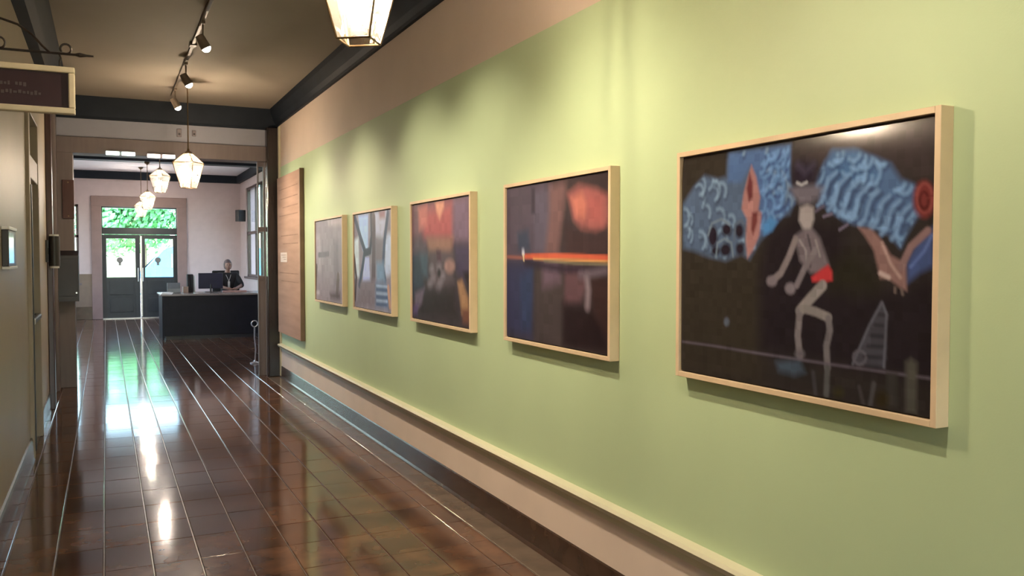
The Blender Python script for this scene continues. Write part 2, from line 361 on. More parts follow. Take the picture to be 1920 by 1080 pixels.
for n, x0, x1, hs in (('door_4', DX0 + .012, mid - .006, 1), ('door_5', mid + .006, DX1 - .012, -1)):
    e = empty(n, ((x0 + x1) / 2, YF + .08, 0)); struct(e, 'dark half glazed far door, ' + ('left' if hs > 0 else 'right') + ' leaf', 'door')
    hw = (x1 - x0) / 2; iw = hw - .11
    MB().box(-hw, -iw, -.025, .025, .02, 2.15, bev=.004).box(iw, hw, -.025, .025, .02, 2.15, bev=.004).box(-iw, iw, -.025, .025, 2.05, 2.15).box(-iw, iw, -.025, .025, .02, 1.06).build('leaf_frame', 'darkdoor', e)
    for k in (0, 1):
        MB().box(-iw + .06, iw - .06, -.04, -.02, .16 + k * .45, .52 + k * .45, bev=.008).build('door_panel', 'darkdoor', e)
    MB().box(-iw, iw, -.003, .003, 1.06, 2.05).build('pane', 'pane', e)
    MB().cyl((-.03, -.012, 1.50), (-.03, -.004, 1.50), .075, n=20).box(-.06, .0, -.012, -.004, 1.36, 1.44).build('door_notice', 'acrylic', e)
    p = MB().cyl((hs * (hw - .05), -.065, .95), (hs * (hw - .05), -.065, 1.30), .010).cyl((hs * (hw - .05), -.065, 1.0), (hs * (hw - .05), -.02, 1.0), .008).cyl((hs * (hw - .05), -.065, 1.25), (hs * (hw - .05), -.02, 1.25), .008)
    p.build('door_handle', 'steel', e, True)
    if hs < 0: MB().box(-hw - .004, -hw + .035, -.034, -.024, .04, 2.12).build('astragal', 'steel', e)
struct(MB().box(DX0, DX1, YF - .03, YF + .2, .0, .022, bev=.004).build('trim_12', 'steel'), 'bright metal threshold under the far doors', 'trim')
def window(n, axis, a, lo, hi, z0, z1, bars, label, m='casing'):
    e = empty(n, (0, 0, 0)); struct(e, label, 'window')
    def bx(b, u0, u1, w0, w1, v0, v1):
        return b.box(u0, u1, a + w0, a + w1, v0, v1, bev=.004) if axis == 'y' else b.box(a + w0, a + w1, u0, u1, v0, v1, bev=.004)
    b = MB(); bx(b, lo, lo + .06, .03, .11, z0, z1); bx(b, hi - .06, hi, .03, .11, z0, z1); bx(b, lo, hi, .03, .11, z0, z0 + .06); bx(b, lo, hi, .03, .11, z1 - .06, z1)
    for k, v in bars:
        if k == 'h': bx(b, lo, hi, .03, .11, v - .035, v + .035)
        else: bx(b, v - .02, v + .02, .04, .10, z0, z1)
    b.build('window_frame', m, e)
    b = MB(); bx(b, lo + .05, hi - .05, .066, .072, z0 + .05, z1 - .05); b.build('pane', 'pane', e)
    b = MB(); bx(b, lo - .05, hi + .05, -.06, .05, z0 - .05, z0 + .005); b.build('window_sill', m, e)
    return e
window('window_2', 'y', YF, WX0, WX1, .92, 2.90, [('h', 2.1), ('v', -1.18)], 'tall sash window left of the far doors')
window('window_3', 'x', FR, RY0, RY1, 1.08, 3.35, [('h', 2.19), ('v', 20.95), ('v', 21.75)], 'tall window in the right wall of the hall', 'post')
for k, (y0, y1) in enumerate(LW): window('window_%d' % (5 + k), 'x', FL - .15, y0, y1, .9, 3.2, [('h', 2.1), ('v', (y0 + y1) / 2)], 'unseen sash window added in the left hall wall for daylight')  # out of view, added to bring daylight into the hall
# rear of the corridor, behind the viewer: wall with an added glazed double door for cool fill light
b = MB().box(XL - .2, XL + .30, YB - .2, YB, -.1, ZC + .1).box(XR - .30, XR + .2, YB - .2, YB, -.1, ZC + .1).box(XL + .3, XR - .3, YB - .2, YB, 2.95, ZC + .1)
struct(b.build('wall_rear', 'tan'), 'rear wall behind the viewer', 'wall')
window('window_4', 'y', YB - .15, XL + .30, XR - .30, .0, 2.95, [('h', 2.2), ('h', .3), ('v', .76)], 'unseen glazed doors added behind the viewer for cool fill light')

ART = [[('P',(.0343,.0252,.0176),.05,[(-.029,-.046),(.399,-.023),(.41,1.014),(-.02,1.031)]),('P',(.0513,.0319,.0319),.06,[(.376,.062),(1.005,-.023),(1.008,.202),(.748,.114),(.512,.123)]),('P',(.0176,.0116,.016),.03,[(.393,.505),(.426,.373),(.536,.293),(.715,.344),(.755,.617),(1.013,.532),(1.018,.881),(.397,.86)]),('P',(.0212,.0176,.0116),.03,[(.67,.502),(.753,.442),(.841,.537),(.825,.584),(.671,.592)]),('P',(.0723,.117,.1946),.012,[(-.003,.221),(.062,.14),(.119,.093),(.188,.117),(.233,.111),(.232,.007),(.376,.006),(.511,.013),(.517,.166),(.539,.235),(.514,.292),(.46,.299),(.426,.362),(.392,.394),(.345,.472),(.308,.449),(.231,.479),(.136,.46),(.065,.435),(.005,.422)]),('P',(.0648,.1384,.305),.01,[(.239,.008),(.511,.013),(.517,.176),(.535,.251),(.426,.362),(.38,.372),(.39,.218),(.341,.079),(.304,.142),(.241,.135)]),('C',(.2462,.3916,.552),(.0212,.0296,.0578),46,.012,[(-.003,.221),(.062,.14),(.119,.093),(.188,.117),(.233,.111),(.232,.007),(.376,.006),(.511,.013),(.517,.166),(.539,.235),(.514,.292),(.46,.299),(.426,.362),(.392,.394),(.345,.472),(.308,.449),(.231,.479),(.136,.46),(.065,.435),(.005,.422)],3,-.5),('C',(.1559,.3712,.7157),(.0212,.0513,.15),36,.01,[(.381,.04),(.511,.017),(.517,.176),(.531,.251),(.438,.352),(.389,.35),(.389,.173)],7,.3),('P',(.0194,.0116,.0212),.008,[(.19,.37),(.188,.391),(.181,.407),(.172,.416),(.161,.416),(.151,.406),(.144,.389),(.141,.369),(.143,.348),(.15,.331),(.16,.323),(.171,.323),(.181,.333),(.188,.35)]),('P',(.0194,.0116,.0212),.008,[(.258,.345),(.256,.357),(.25,.366),(.24,.371),(.23,.371),(.22,.365),(.214,.355),(.211,.343),(.214,.331),(.22,.321),(.229,.316),(.24,.317),(.249,.322),(.256,.332)]),('P',(.0194,.0116,.0212),.008,[(.316,.352),(.315,.365),(.309,.376),(.301,.382),(.292,.382),(.284,.375),(.278,.364),(.276,.35),(.278,.336),(.284,.325),(.292,.319),(.301,.32),(.309,.326),(.314,.338)]),('P',(.0194,.0116,.0212),.008,[(.257,.432),(.254,.445),(.247,.456),(.237,.462),(.225,.462),(.214,.456),(.207,.445),(.204,.432),(.207,.419),(.214,.408),(.224,.402),(.236,.403),(.247,.409),(.254,.419)]),('P',(.0194,.0116,.0212),.008,[(.32,.429),(.318,.44),(.312,.45),(.305,.455),(.296,.455),(.287,.45),(.282,.44),(.28,.428),(.282,.416),(.287,.407),(.295,.402),(.304,.402),(.312,.407),(.318,.417)]),('P',(.0194,.0116,.0212),.008,[(.202,.436),(.199,.446),(.194,.453),(.185,.457),(.175,.457),(.167,.453),(.16,.445),(.158,.436),(.16,.427),(.166,.419),(.175,.415),(.185,.416),(.193,.42),(.199,.427)]),('L',(.1384,.1878,.2384),.008,[(.183,.46),(.19,.401),(.225,.383),(.259,.402),(.267,.46)],.004),('L',(.1384,.1878,.2384),.008,[(.141,.364),(.16,.312),(.208,.296),(.25,.321)],.004),('L',(.0887,.117,.162),.008,[(.272,.391),(.276,.322),(.306,.306),(.324,.336),(.325,.449)],.004),('P',(.0423,.2159,.491),.008,[(.403,.329),(.437,.298),(.466,.321),(.444,.357),(.408,.373)]),('P',(.3916,.162,.1384),.006,[(.348,.075),(.372,.127),(.39,.213),(.383,.266),(.398,.28),(.389,.372),(.361,.434),(.335,.47),(.327,.393),(.331,.302),(.306,.256),(.315,.188),(.334,.123)]),('P',(.1559,.0296,.0319),.006,[(.341,.106),(.356,.148),(.356,.21),(.34,.231),(.329,.172)]),('P',(.162,.0319,.0296),.006,[(.355,.277),(.379,.274),(.379,.316),(.361,.371),(.351,.348)]),('P',(.0648,.1384,.2789),.012,[(.651,.1),(.677,.064),(.748,.071),(.818,.109),(.872,.142),(.902,.199),(.941,.221),(.972,.265),(.983,.304),(.95,.329),(.92,.39),(.905,.429),(.875,.388),(.822,.358),(.773,.347),(.724,.329),(.677,.292),(.637,.255),(.613,.2),(.626,.157)]),('P',(.0545,.15,.314),.02,[(.674,.074),(.766,.088),(.836,.182),(.75,.21),(.675,.163)]),('C',(.2384,.4678,.7758),(.0212,.0452,.117),70,.011,[(.651,.1),(.677,.064),(.748,.071),(.818,.109),(.872,.142),(.902,.199),(.941,.221),(.972,.265),(.983,.304),(.95,.329),(.92,.39),(.905,.429),(.875,.388),(.822,.358),(.773,.347),(.724,.329),(.677,.292),(.637,.255),(.613,.2),(.626,.157)],5,1.05),('L',(.162,.305,.5271),.009,[(.692,.149),(.673,.163),(.66,.181),(.652,.208),(.647,.232),(.639,.251),(.626,.266)],.008),('L',(.0296,.0545,.1221),.008,[(.703,.158),(.677,.187),(.668,.218),(.661,.245)],.008),('L',(.162,.305,.5271),.009,[(.729,.171),(.711,.185),(.698,.203),(.691,.23),(.686,.253),(.678,.272),(.665,.287)],.008),('L',(.0296,.0545,.1221),.008,[(.74,.18),(.715,.209),(.706,.239),(.699,.266)],.008),('L',(.162,.305,.5271),.009,[(.765,.193),(.748,.206),(.735,.224),(.728,.251),(.723,.274),(.716,.293),(.703,.308)],.008),('L',(.0296,.0545,.1221),.008,[(.776,.202),(.752,.23),(.743,.26),(.736,.287)],.008),('L',(.162,.305,.5271),.009,[(.801,.214),(.784,.227),(.771,.245),(.765,.271),(.76,.294),(.753,.313),(.74,.328)],.008),('L',(.0296,.0545,.1221),.008,[(.811,.222),(.787,.25),(.779,.28),(.772,.306)],.008),('L',(.162,.305,.5271),.009,[(.835,.234),(.818,.247),(.807,.265),(.8,.291),(.795,.314),(.788,.332),(.776,.347)],.008),('L',(.0296,.0545,.1221),.008,[(.845,.242),(.822,.27),(.814,.3),(.807,.326)],.008),('L',(.162,.305,.5271),.009,[(.869,.254),(.852,.267),(.841,.285),(.835,.31),(.83,.333),(.823,.351),(.811,.366)],.008),('L',(.0296,.0545,.1221),.008,[(.878,.262),(.856,.29),(.848,.319),(.842,.344)],.008),('L',(.162,.305,.5271),.009,[(.901,.273),(.885,.286),(.874,.304),(.868,.329),(.863,.351),(.857,.369),(.846,.384)],.008),('L',(.0296,.0545,.1221),.008,[(.911,.281),(.889,.309),(.881,.337),(.875,.363)],.008),('L',(.162,.305,.5271),.009,[(.933,.292),(.917,.305),(.907,.322),(.901,.347),(.896,.369),(.89,.387),(.879,.401)],.008),('L',(.0296,.0545,.1221),.008,[(.942,.3),(.921,.327),(.913,.355),(.907,.38)],.008),('L',(.1746,.1384,.2016),.007,[(.677,.302),(.648,.31)],.004),('L',(.1746,.1384,.2016),.007,[(.733,.345),(.706,.363)],.004),('L',(.117,.0887,.1384),.007,[(.647,.27),(.618,.288)],.004),('P',(.1878,.0212,.0194),.008,[(1.003,.275),(1.002,.296),(.997,.314),(.989,.328),(.979,.335),(.968,.334),(.957,.326),(.948,.311),(.942,.291),(.94,.269),(.942,.247),(.947,.229),(.955,.215),(.966,.209),(.977,.21),(.987,.219),(.995,.234),(1.001,.253)]),('L',(.305,.0545,.0423),.006,[(.996,.27),(.995,.287),(.991,.301),(.985,.312),(.978,.317),(.97,.317),(.963,.31),(.957,.299),(.953,.284),(.951,.266),(.952,.25),(.956,.235),(.962,.225),(.969,.219),(.977,.22),(.984,.227),(.99,.238),(.994,.254)],.004),('L',(.0887,.0091,.0091),.006,[(.984,.276),(.983,.29),(.979,.3),(.973,.304),(.967,.299),(.962,.289),(.96,.274),(.962,.26),(.966,.25),(.972,.247),(.978,.252),(.982,.262)],.004),('P',(.0452,.0802,.2159),.01,[(.925,.48),(.952,.418),(.999,.366),(1.001,.497),(.961,.519),(.927,.553)]),('L',(.0931,.1559,.402),.008,[(.937,.498),(.975,.445),(.996,.393)],.004),('P',(.2623,.1329,.1119),.006,[(.769,.356),(.813,.364),(.848,.406),(.876,.458),(.922,.488),(.926,.58),(.907,.572),(.871,.54),(.844,.541),(.837,.509),(.823,.443),(.791,.386)]),('L',(.2623,.1441,.1329),.02,[(.909,.499),(.936,.43),(.984,.378)],.004),('L',(.4342,.2623,.2159),.008,[(.848,.415),(.877,.49),(.906,.535)],.004),('L',(.5149,.3515,.305),.012,[(.844,.522),(.871,.536)],.004),('L',(.1878,.1274,.1022),.006,[(.891,.572),(.891,.587)],.004),('L',(.1878,.1274,.1022),.006,[(.91,.575),(.914,.593)],.004),('P',(.0252,.016,.0296),.02,[(.622,.147),(.618,.169),(.605,.186),(.585,.194),(.563,.192),(.543,.179),(.529,.159),(.523,.135),(.528,.112),(.542,.095),(.562,.087),(.584,.09),(.604,.103),(.617,.123)]),('L',(.0545,.0423,.0762),.012,[(.546,.098),(.576,.135),(.608,.106)],.012),('P',(.15,.1274,.15),.012,[(.513,.19),(.555,.182),(.617,.187),(.646,.2),(.627,.242),(.608,.257),(.556,.253),(.535,.226)]),('L',(.402,.3813,.3813),.008,[(.545,.171),(.562,.181),(.582,.173)],.004),('P',(.3325,.2789,.2623),.007,[(.557,.27),(.585,.259),(.61,.273),(.612,.318),(.599,.363),(.574,.362),(.553,.319)]),('P',(.162,.1274,.1384),.008,[(.537,.381),(.574,.354),(.607,.355),(.635,.391),(.655,.451),(.671,.498),(.633,.526),(.601,.527),(.559,.478)]),('L',(.2874,.2384,.2384),.006,[(.558,.399),(.583,.441),(.584,.482)],.004),('L',(.0612,.0452,.0545),.006,[(.589,.379),(.604,.441),(.6,.502)],.004),('L',(.2961,.2462,.2384),.006,[(.619,.4),(.636,.461)],.004),('L',(.2232,.1746,.1683),.022,[(.541,.394),(.516,.461),(.482,.53),(.447,.561)],.004),('P',(.2086,.162,.1746),.006,[(.467,.562),(.465,.572),(.459,.58),(.45,.584),(.44,.584),(.43,.581),(.424,.573),(.422,.564),(.424,.554),(.43,.546),(.439,.542),(.449,.542),(.458,.546),(.465,.553)]),('L',(.1946,.1559,.162),.02,[(.616,.441),(.576,.513),(.548,.576)],.004),('P',(.2016,.162,.1746),.006,[(.543,.589),(.541,.599),(.536,.608),(.527,.613),(.518,.613),(.509,.609),(.503,.601),(.5,.591),(.503,.581),(.508,.572),(.517,.568),(.527,.567),(.535,.571),(.541,.579)]),('P',(.5776,.016,.0212),.006,[(.605,.543),(.641,.512),(.666,.494),(.681,.517),(.682,.553),(.651,.56),(.609,.56)]),('L',(.2623,.2232,.2016),.032,[(.647,.573),(.602,.626),(.561,.678)],.004),('L',(.1878,.1559,.1559),.024,[(.561,.678),(.554,.776),(.563,.854)],.004),('L',(.2384,.2016,.1812),.026,[(.572,.665),(.623,.676),(.67,.694)],.004),('L',(.162,.1384,.1384),.022,[(.67,.698),(.676,.742),(.664,.804),(.669,.884)],.004),('L',(.0887,.0844,.0802),.02,[(.669,.884),(.666,.989)],.004),('P',(.1274,.107,.117),.008,[(.582,.845),(.58,.853),(.575,.859),(.568,.864),(.559,.865),(.552,.863),(.546,.858),(.544,.851),(.546,.843),(.551,.836),(.559,.832),(.567,.831),(.575,.833),(.58,.838)]),('P',(.0513,.0762,.107),.012,[(.466,.894),(.564,.871),(.585,.918),(.543,.937),(.478,.931)]),('P',(.0578,.0545,.0685),.008,[(.85,.622),(.866,.666),(.862,.853),(.758,.858),(.813,.708)]),('L',(.0343,.0307,.0395),.012,[(.843,.668),(.863,.67)],.004),('L',(.0343,.0307,.0395),.012,[(.831,.707),(.863,.707)],.004),('L',(.0343,.0307,.0395),.012,[(.82,.746),(.864,.745)],.004),('L',(.0343,.0307,.0395),.012,[(.808,.785),(.864,.782)],.004),('L',(.0343,.0307,.0395),.012,[(.797,.825),(.865,.819)],.004),('L',(.1274,.1221,.15),.006,[(.758,.858),(.813,.708),(.851,.626),(.866,.666),(.86,.853)],.004),('L',(.117,.1022,.1221),.008,[(.802,.828),(.799,.841),(.792,.851),(.781,.856),(.771,.854),(.763,.846),(.76,.834),(.762,.821),(.77,.811),(.781,.806),(.791,.808),(.799,.816)],.004),('L',(.1221,.0931,.117),.006,[(-.003,.866),(.181,.865),(.409,.869),(.684,.871),(.862,.87),(1.006,.869)],.004),('P',(.0395,.0343,.0296),.008,[(.869,.871),(.901,.869),(.903,.99),(.871,.994)]),('P',(.0802,.0723,.0545),.008,[(.926,.825),(.942,.811),(.96,.823),(.96,.996),(.929,.996)]),('L',(.0513,.0452,.0482),.014,[(.616,.913),(.627,1.003)],.004),('L',(.0545,.0452,.0452),.012,[(.781,.939),(.796,1.002)],.004),('L',(.0685,.0612,.0612),.014,[(.829,.919),(.817,1.009)],.004),('P',(.0423,.0343,.0116),.012,[(.727,.969),(.725,.977),(.72,.985),(.714,.989),(.706,.991),(.699,.989),(.695,.984),(.693,.976),(.694,.968),(.699,.961),(.706,.956),(.713,.955),(.72,.957),(.725,.962)]),('P',(.0319,.0212,.007),.012,[(.875,.966),(.873,.98),(.868,.991),(.86,.999),(.851,1.001),(.843,.997),(.837,.987),(.835,.975),(.837,.961),(.842,.95),(.85,.942),(.859,.94),(.867,.945),(.873,.954)]),('P',(.0887,.107,.1384),.006,[(.252,.749),(.251,.757),(.247,.764),(.242,.768),(.236,.769),(.231,.765),(.227,.759),(.226,.751),(.227,.743),(.231,.736),(.236,.732),(.242,.731),(.247,.735),(.251,.741)])],[('P',(.0887,.0612,.0844),.04,[(-.067,-.056),(.47,-.048),(.471,.489),(-.067,.491)]),('P',(.107,.0844,.117),.02,[(.316,.052),(.496,.036),(.497,.424),(.316,.422)]),('P',(.0482,.0319,.0482),.01,[(.281,.015),(.321,.019),(.322,.187),(.282,.184)]),('P',(.0343,.0343,.0844),.04,[(-.034,.491),(.305,.49),(.294,1.001),(-.034,.984)]),('P',(.0296,.0452,.107),.02,[(.157,.595),(.305,.524),(.277,.934),(.175,.944)]),('P',(.0648,.0452,.0423),.03,[(.322,.524),(.626,.52),(.602,.997),(.323,.997)]),('P',(.1878,.0887,.0802),.03,[(.47,.033),(.634,.012),(.605,.204),(.55,.457),(.428,.456),(.47,.196)]),('P',(.1384,.0802,.107),.03,[(.406,.456),(.575,.457),(.576,.616),(.406,.655)]),('P',(.1221,.0545,.0612),.02,[(.626,.52),(.838,.532),(.771,.732),(.616,.742)]),('P',(.0513,.0252,.0252),.03,[(.625,.268),(.837,.338),(.988,.314),(.989,.472),(.625,.457)]),('P',(.0212,.0091,.0103),.03,[(.601,.742),(.817,.744),(.991,.805),(.992,.993),(.602,.997)]),('P',(.0452,.0176,.016),.03,[(.838,.547),(.998,.544),(1.0,.92),(.862,.756)]),('P',(.0452,.0273,.0252),.03,[(.624,.017),(.995,-.007),(.995,.085),(.858,.042)]),('P',(.305,.0844,.0685),.02,[(.644,.088),(.744,.045),(.902,.082),(.996,.128),(.996,.286),(.895,.316),(.769,.299),(.698,.241)]),('P',(.552,.1441,.0844),.02,[(.683,.122),(.777,.088),(.823,.158),(.796,.246),(.722,.227)]),('P',(.4342,.0931,.0762),.03,[(.814,.097),(.945,.138),(.946,.283),(.837,.263)]),('L',(.0252,.013,.0296),.03,[(.217,.497),(.626,.536),(.998,.533)],.02),('L',(.305,.0931,.0648),.016,[(-.027,.459),(.187,.466),(.362,.466)],.004),('L',(.6867,.0887,.0176),.022,[(.217,.456),(.524,.453),(.998,.467)],.004),('L',(.6724,.2874,.0452),.01,[(.305,.473),(.625,.479),(.998,.487)],.004),('L',(.1878,.1559,.0802),.01,[(.417,.486),(.723,.5),(.998,.504)],.004),('L',(.7605,.7605,.8714),.028,[(.187,.352),(.193,.435)],.004),('L',(.807,.5776,.2232),.012,[(.193,.442),(.199,.483)],.004),('P',(.0452,.0545,.0931),.02,[(.126,.301),(.247,.285),(.27,.422),(.138,.42)]),('L',(.2542,.1812,.1946),.034,[(.82,.578),(.834,.653),(.826,.74)],.02),('L',(.162,.117,.1384),.024,[(.761,.567),(.843,.559),(.973,.539)],.02)],[('P',(.1878,.0802,.0931),.05,[(-.049,-.024),(1.008,-.021),(1.007,.295),(-.052,.308)]),('P',(.4342,.0762,.0723),.05,[(.186,.062),(.731,.028),(.729,.328),(.235,.315)]),('P',(.5776,.1559,.117),.03,[(.124,.035),(.288,.02),(.286,.181),(.143,.22)]),('P',(.6724,.2623,.1384),.02,[(.434,.004),(.591,.008),(.59,.059),(.517,.149),(.462,.081)]),('P',(.1946,.107,.162),.04,[(.748,.013),(.992,.001),(.991,.354),(.747,.328)]),('P',(.107,.0685,.0887),.04,[(-.052,.308),(.285,.316),(.284,.542),(-.032,.546)]),('P',(.305,.1384,.0844),.03,[(.285,.294),(.747,.307),(.712,.453),(.324,.434)]),('P',(.0545,.0887,.1221),.03,[(.141,.428),(.304,.429),(.303,.632),(.16,.635)]),('P',(.0343,.0482,.0723),.03,[(-.031,.427),(.141,.428),(.261,.814),(-.013,.83)]),('P',(.0648,.0395,.0844),.03,[(.763,.37),(1.006,.374),(1.005,.692),(.788,.577)]),('P',(.1022,.0685,.0762),.03,[(.324,.407),(.746,.411),(.745,.661),(.342,.72)]),('P',(.3419,.1746,.1384),.02,[(.771,.532),(.763,.555),(.739,.575),(.704,.586),(.665,.587),(.63,.577),(.605,.558),(.597,.534),(.606,.509),(.631,.49),(.666,.479),(.705,.479),(.739,.49),(.763,.508)]),('P',(.0762,.0273,.0452),.015,[(.459,.408),(.534,.409),(.551,.539),(.477,.539)]),('P',(.2384,.1878,.2086),.03,[(.407,.562),(.403,.574),(.394,.583),(.38,.589),(.364,.589),(.35,.584),(.34,.575),(.337,.563),(.341,.552),(.35,.542),(.365,.537),(.38,.537),(.394,.542),(.404,.551)]),('P',(.2384,.1878,.2086),.03,[(.538,.539),(.535,.55),(.526,.559),(.513,.564),(.498,.565),(.484,.56),(.475,.551),(.472,.539),(.475,.528),(.484,.519),(.498,.514),(.513,.514),(.526,.518),(.535,.527)]),('P',(.2384,.1878,.2086),.03,[(.435,.637),(.432,.648),(.422,.658),(.408,.663),(.393,.664),(.379,.659),(.369,.65),(.366,.639),(.369,.627),(.379,.618),(.393,.612),(.409,.612),(.422,.616),(.432,.625)]),('P',(.2384,.1878,.2086),.03,[(.602,.615),(.598,.626),(.589,.635),(.576,.641),(.562,.641),(.548,.637),(.539,.628),(.536,.617),(.54,.605),(.549,.596),(.562,.591),(.576,.59),(.589,.595),(.598,.604)]),('P',(.2384,.1878,.2086),.03,[(.377,.687),(.374,.699),(.364,.709),(.35,.715),(.334,.715),(.32,.711),(.31,.702),(.306,.69),(.31,.678),(.32,.668),(.334,.663),(.35,.662),(.364,.667),(.374,.676)]),('P',(.2384,.1878,.2086),.03,[(.528,.712),(.525,.724),(.516,.733),(.502,.739),(.487,.739),(.474,.735),(.464,.726),(.461,.715),(.465,.703),(.474,.694),(.488,.688),(.502,.688),(.516,.692),(.525,.701)]),('P',(.2384,.1878,.2086),.03,[(.565,.668),(.562,.679),(.553,.688),(.539,.694),(.525,.694),(.511,.69),(.502,.681),(.499,.67),(.502,.658),(.512,.649),(.525,.644),(.54,.643),(.553,.648),(.562,.656)]),('P',(.0212,.0176,.0212),.012,[(.533,.591),(.53,.606),(.522,.618),(.511,.625),(.498,.625),(.487,.619),(.48,.607),(.477,.592),(.48,.577),(.488,.564),(.499,.557),(.511,.557),(.522,.564),(.53,.576)]),('P',(.0319,.0194,.0194),.04,[(.075,.755),(.745,.724),(.828,.947),(.051,.977)]),('P',(.1559,.107,.1559),.02,[(.053,.779),(.242,.724),(.179,.865),(.051,.944)]),('P',(.0976,.0513,.1559),.02,[(.008,.9),(.116,.869),(.094,.973),(.008,.971)]),('P',(.402,.1946,.0723),.02,[(.812,.659),(.878,.636),(.974,.774),(.989,.913),(.877,.902)]),('P',(.1878,.0648,.0319),.02,[(.877,.861),(.989,.853),(.989,.965),(.893,.966)]),('P',(.0273,.013,.016),.02,[(.895,.575),(1.006,.573),(1.005,.772)])],[('P',(.2462,.2016,.2462),.05,[(-.067,-.023),(1.011,-.03),(.999,.956),(-.086,1.006)]),('P',(.3515,.5149,.9047),.02,[(.128,.012),(.403,.018),(.397,.392),(.247,.379),(.157,.162)]),('P',(.4342,.491,.855),.015,[(.276,.458),(.425,.459),(.451,.711),(.241,.718)]),('P',(.4342,.4342,.552),.03,[(.576,-.003),(.923,-.011),(.843,.19),(.763,.265),(.6,.234)]),('P',(.4342,.5149,.6724),.03,[(.816,.267),(.995,.222),(.991,.601),(.837,.656)]),('P',(.552,.6445,.6724),.02,[(-.023,.271),(.124,.246),(.148,.675),(.003,.679)]),('L',(.0395,.0545,.107),.06,[(.031,.041),(.187,.248),(.307,.391),(.244,.56),(.147,.761)],.004),('L',(.0369,.0369,.0685),.06,[(.491,.002),(.501,.23),(.456,.393),(.307,.414)],.004),('L',(.107,.0685,.0931),.1,[(.547,.07),(.556,.394),(.537,.719)],.004),('P',(.1946,.1559,.1812),.03,[(.6,.287),(.816,.293),(.813,.501),(.596,.512)]),('L',(.0482,.0685,.1384),.06,[(.91,.039),(.829,.293),(.786,.553),(.837,.682)],.004),('P',(.15,.2542,.402),.03,[(.624,.512),(.8,.511),(.836,.708),(.621,.716)]),('P',(.2016,.15,.1746),.03,[(.178,.731),(.594,.69),(.562,.967),(.046,.991)]),('P',(.107,.162,.2874),.03,[(.593,.717),(.862,.707),(.961,.959),(.59,.965)]),('L',(.2623,.3515,.491),.02,[(.621,.748),(.888,.748)],.004),('L',(.0612,.1022,.2016),.02,[(.62,.786),(.887,.784)],.004),('L',(.2623,.3515,.491),.02,[(.62,.823),(.887,.82)],.004),('L',(.0612,.1022,.2016),.02,[(.619,.861),(.886,.856)],.004),('L',(.2623,.3515,.491),.02,[(.619,.898),(.886,.892)],.004),('L',(.0612,.1022,.2016),.02,[(.618,.936),(.885,.929)],.004),('L',(.0612,.0395,.0545),.05,[(-.009,.446),(.052,.678),(.015,.912)],.004),('L',(.5149,.2623,.1559),.05,[(.913,.757),(.949,.934)],.004),('P',(.305,.1559,.1878),.02,[(.686,-.006),(.846,-.011),(.845,.077),(.712,.079)])],[('P',(.2705,.2086,.2307),.05,[(-.086,-.044),(1.035,-.01),(1.015,.995),(-.115,1.036)]),('P',(.3515,.2705,.2961),.03,[(-.001,.167),(.175,.173),(.206,.644),(.031,.648)]),('P',(.4342,.3325,.3325),.03,[(.471,.001),(.964,.004),(.963,.077),(.51,.068)]),('P',(.1878,.1441,.162),.04,[(.682,.254),(.85,.258),(.875,.817),(.688,.826)]),('L',(.1559,.1221,.1384),.05,[(.125,.429),(.502,.418)],.004),('L',(.1022,.0723,.0648),.06,[(.033,.579),(-.02,.891)],.004),('L',(.1274,.0844,.0762),.09,[(.841,.694),(.8,.884)],.004),('P',(.0887,.0482,.0545),.03,[(.531,.897),(.911,.865),(.909,.965),(.569,.96)]),('P',(.5149,.4342,.4342),.02,[(.135,.911),(.128,.92),(.11,.928),(.083,.934),(.054,.935),(.027,.933),(.008,.926),(.002,.918),(.009,.908),(.028,.9),(.055,.895),(.084,.893),(.111,.896),(.129,.902)])]]

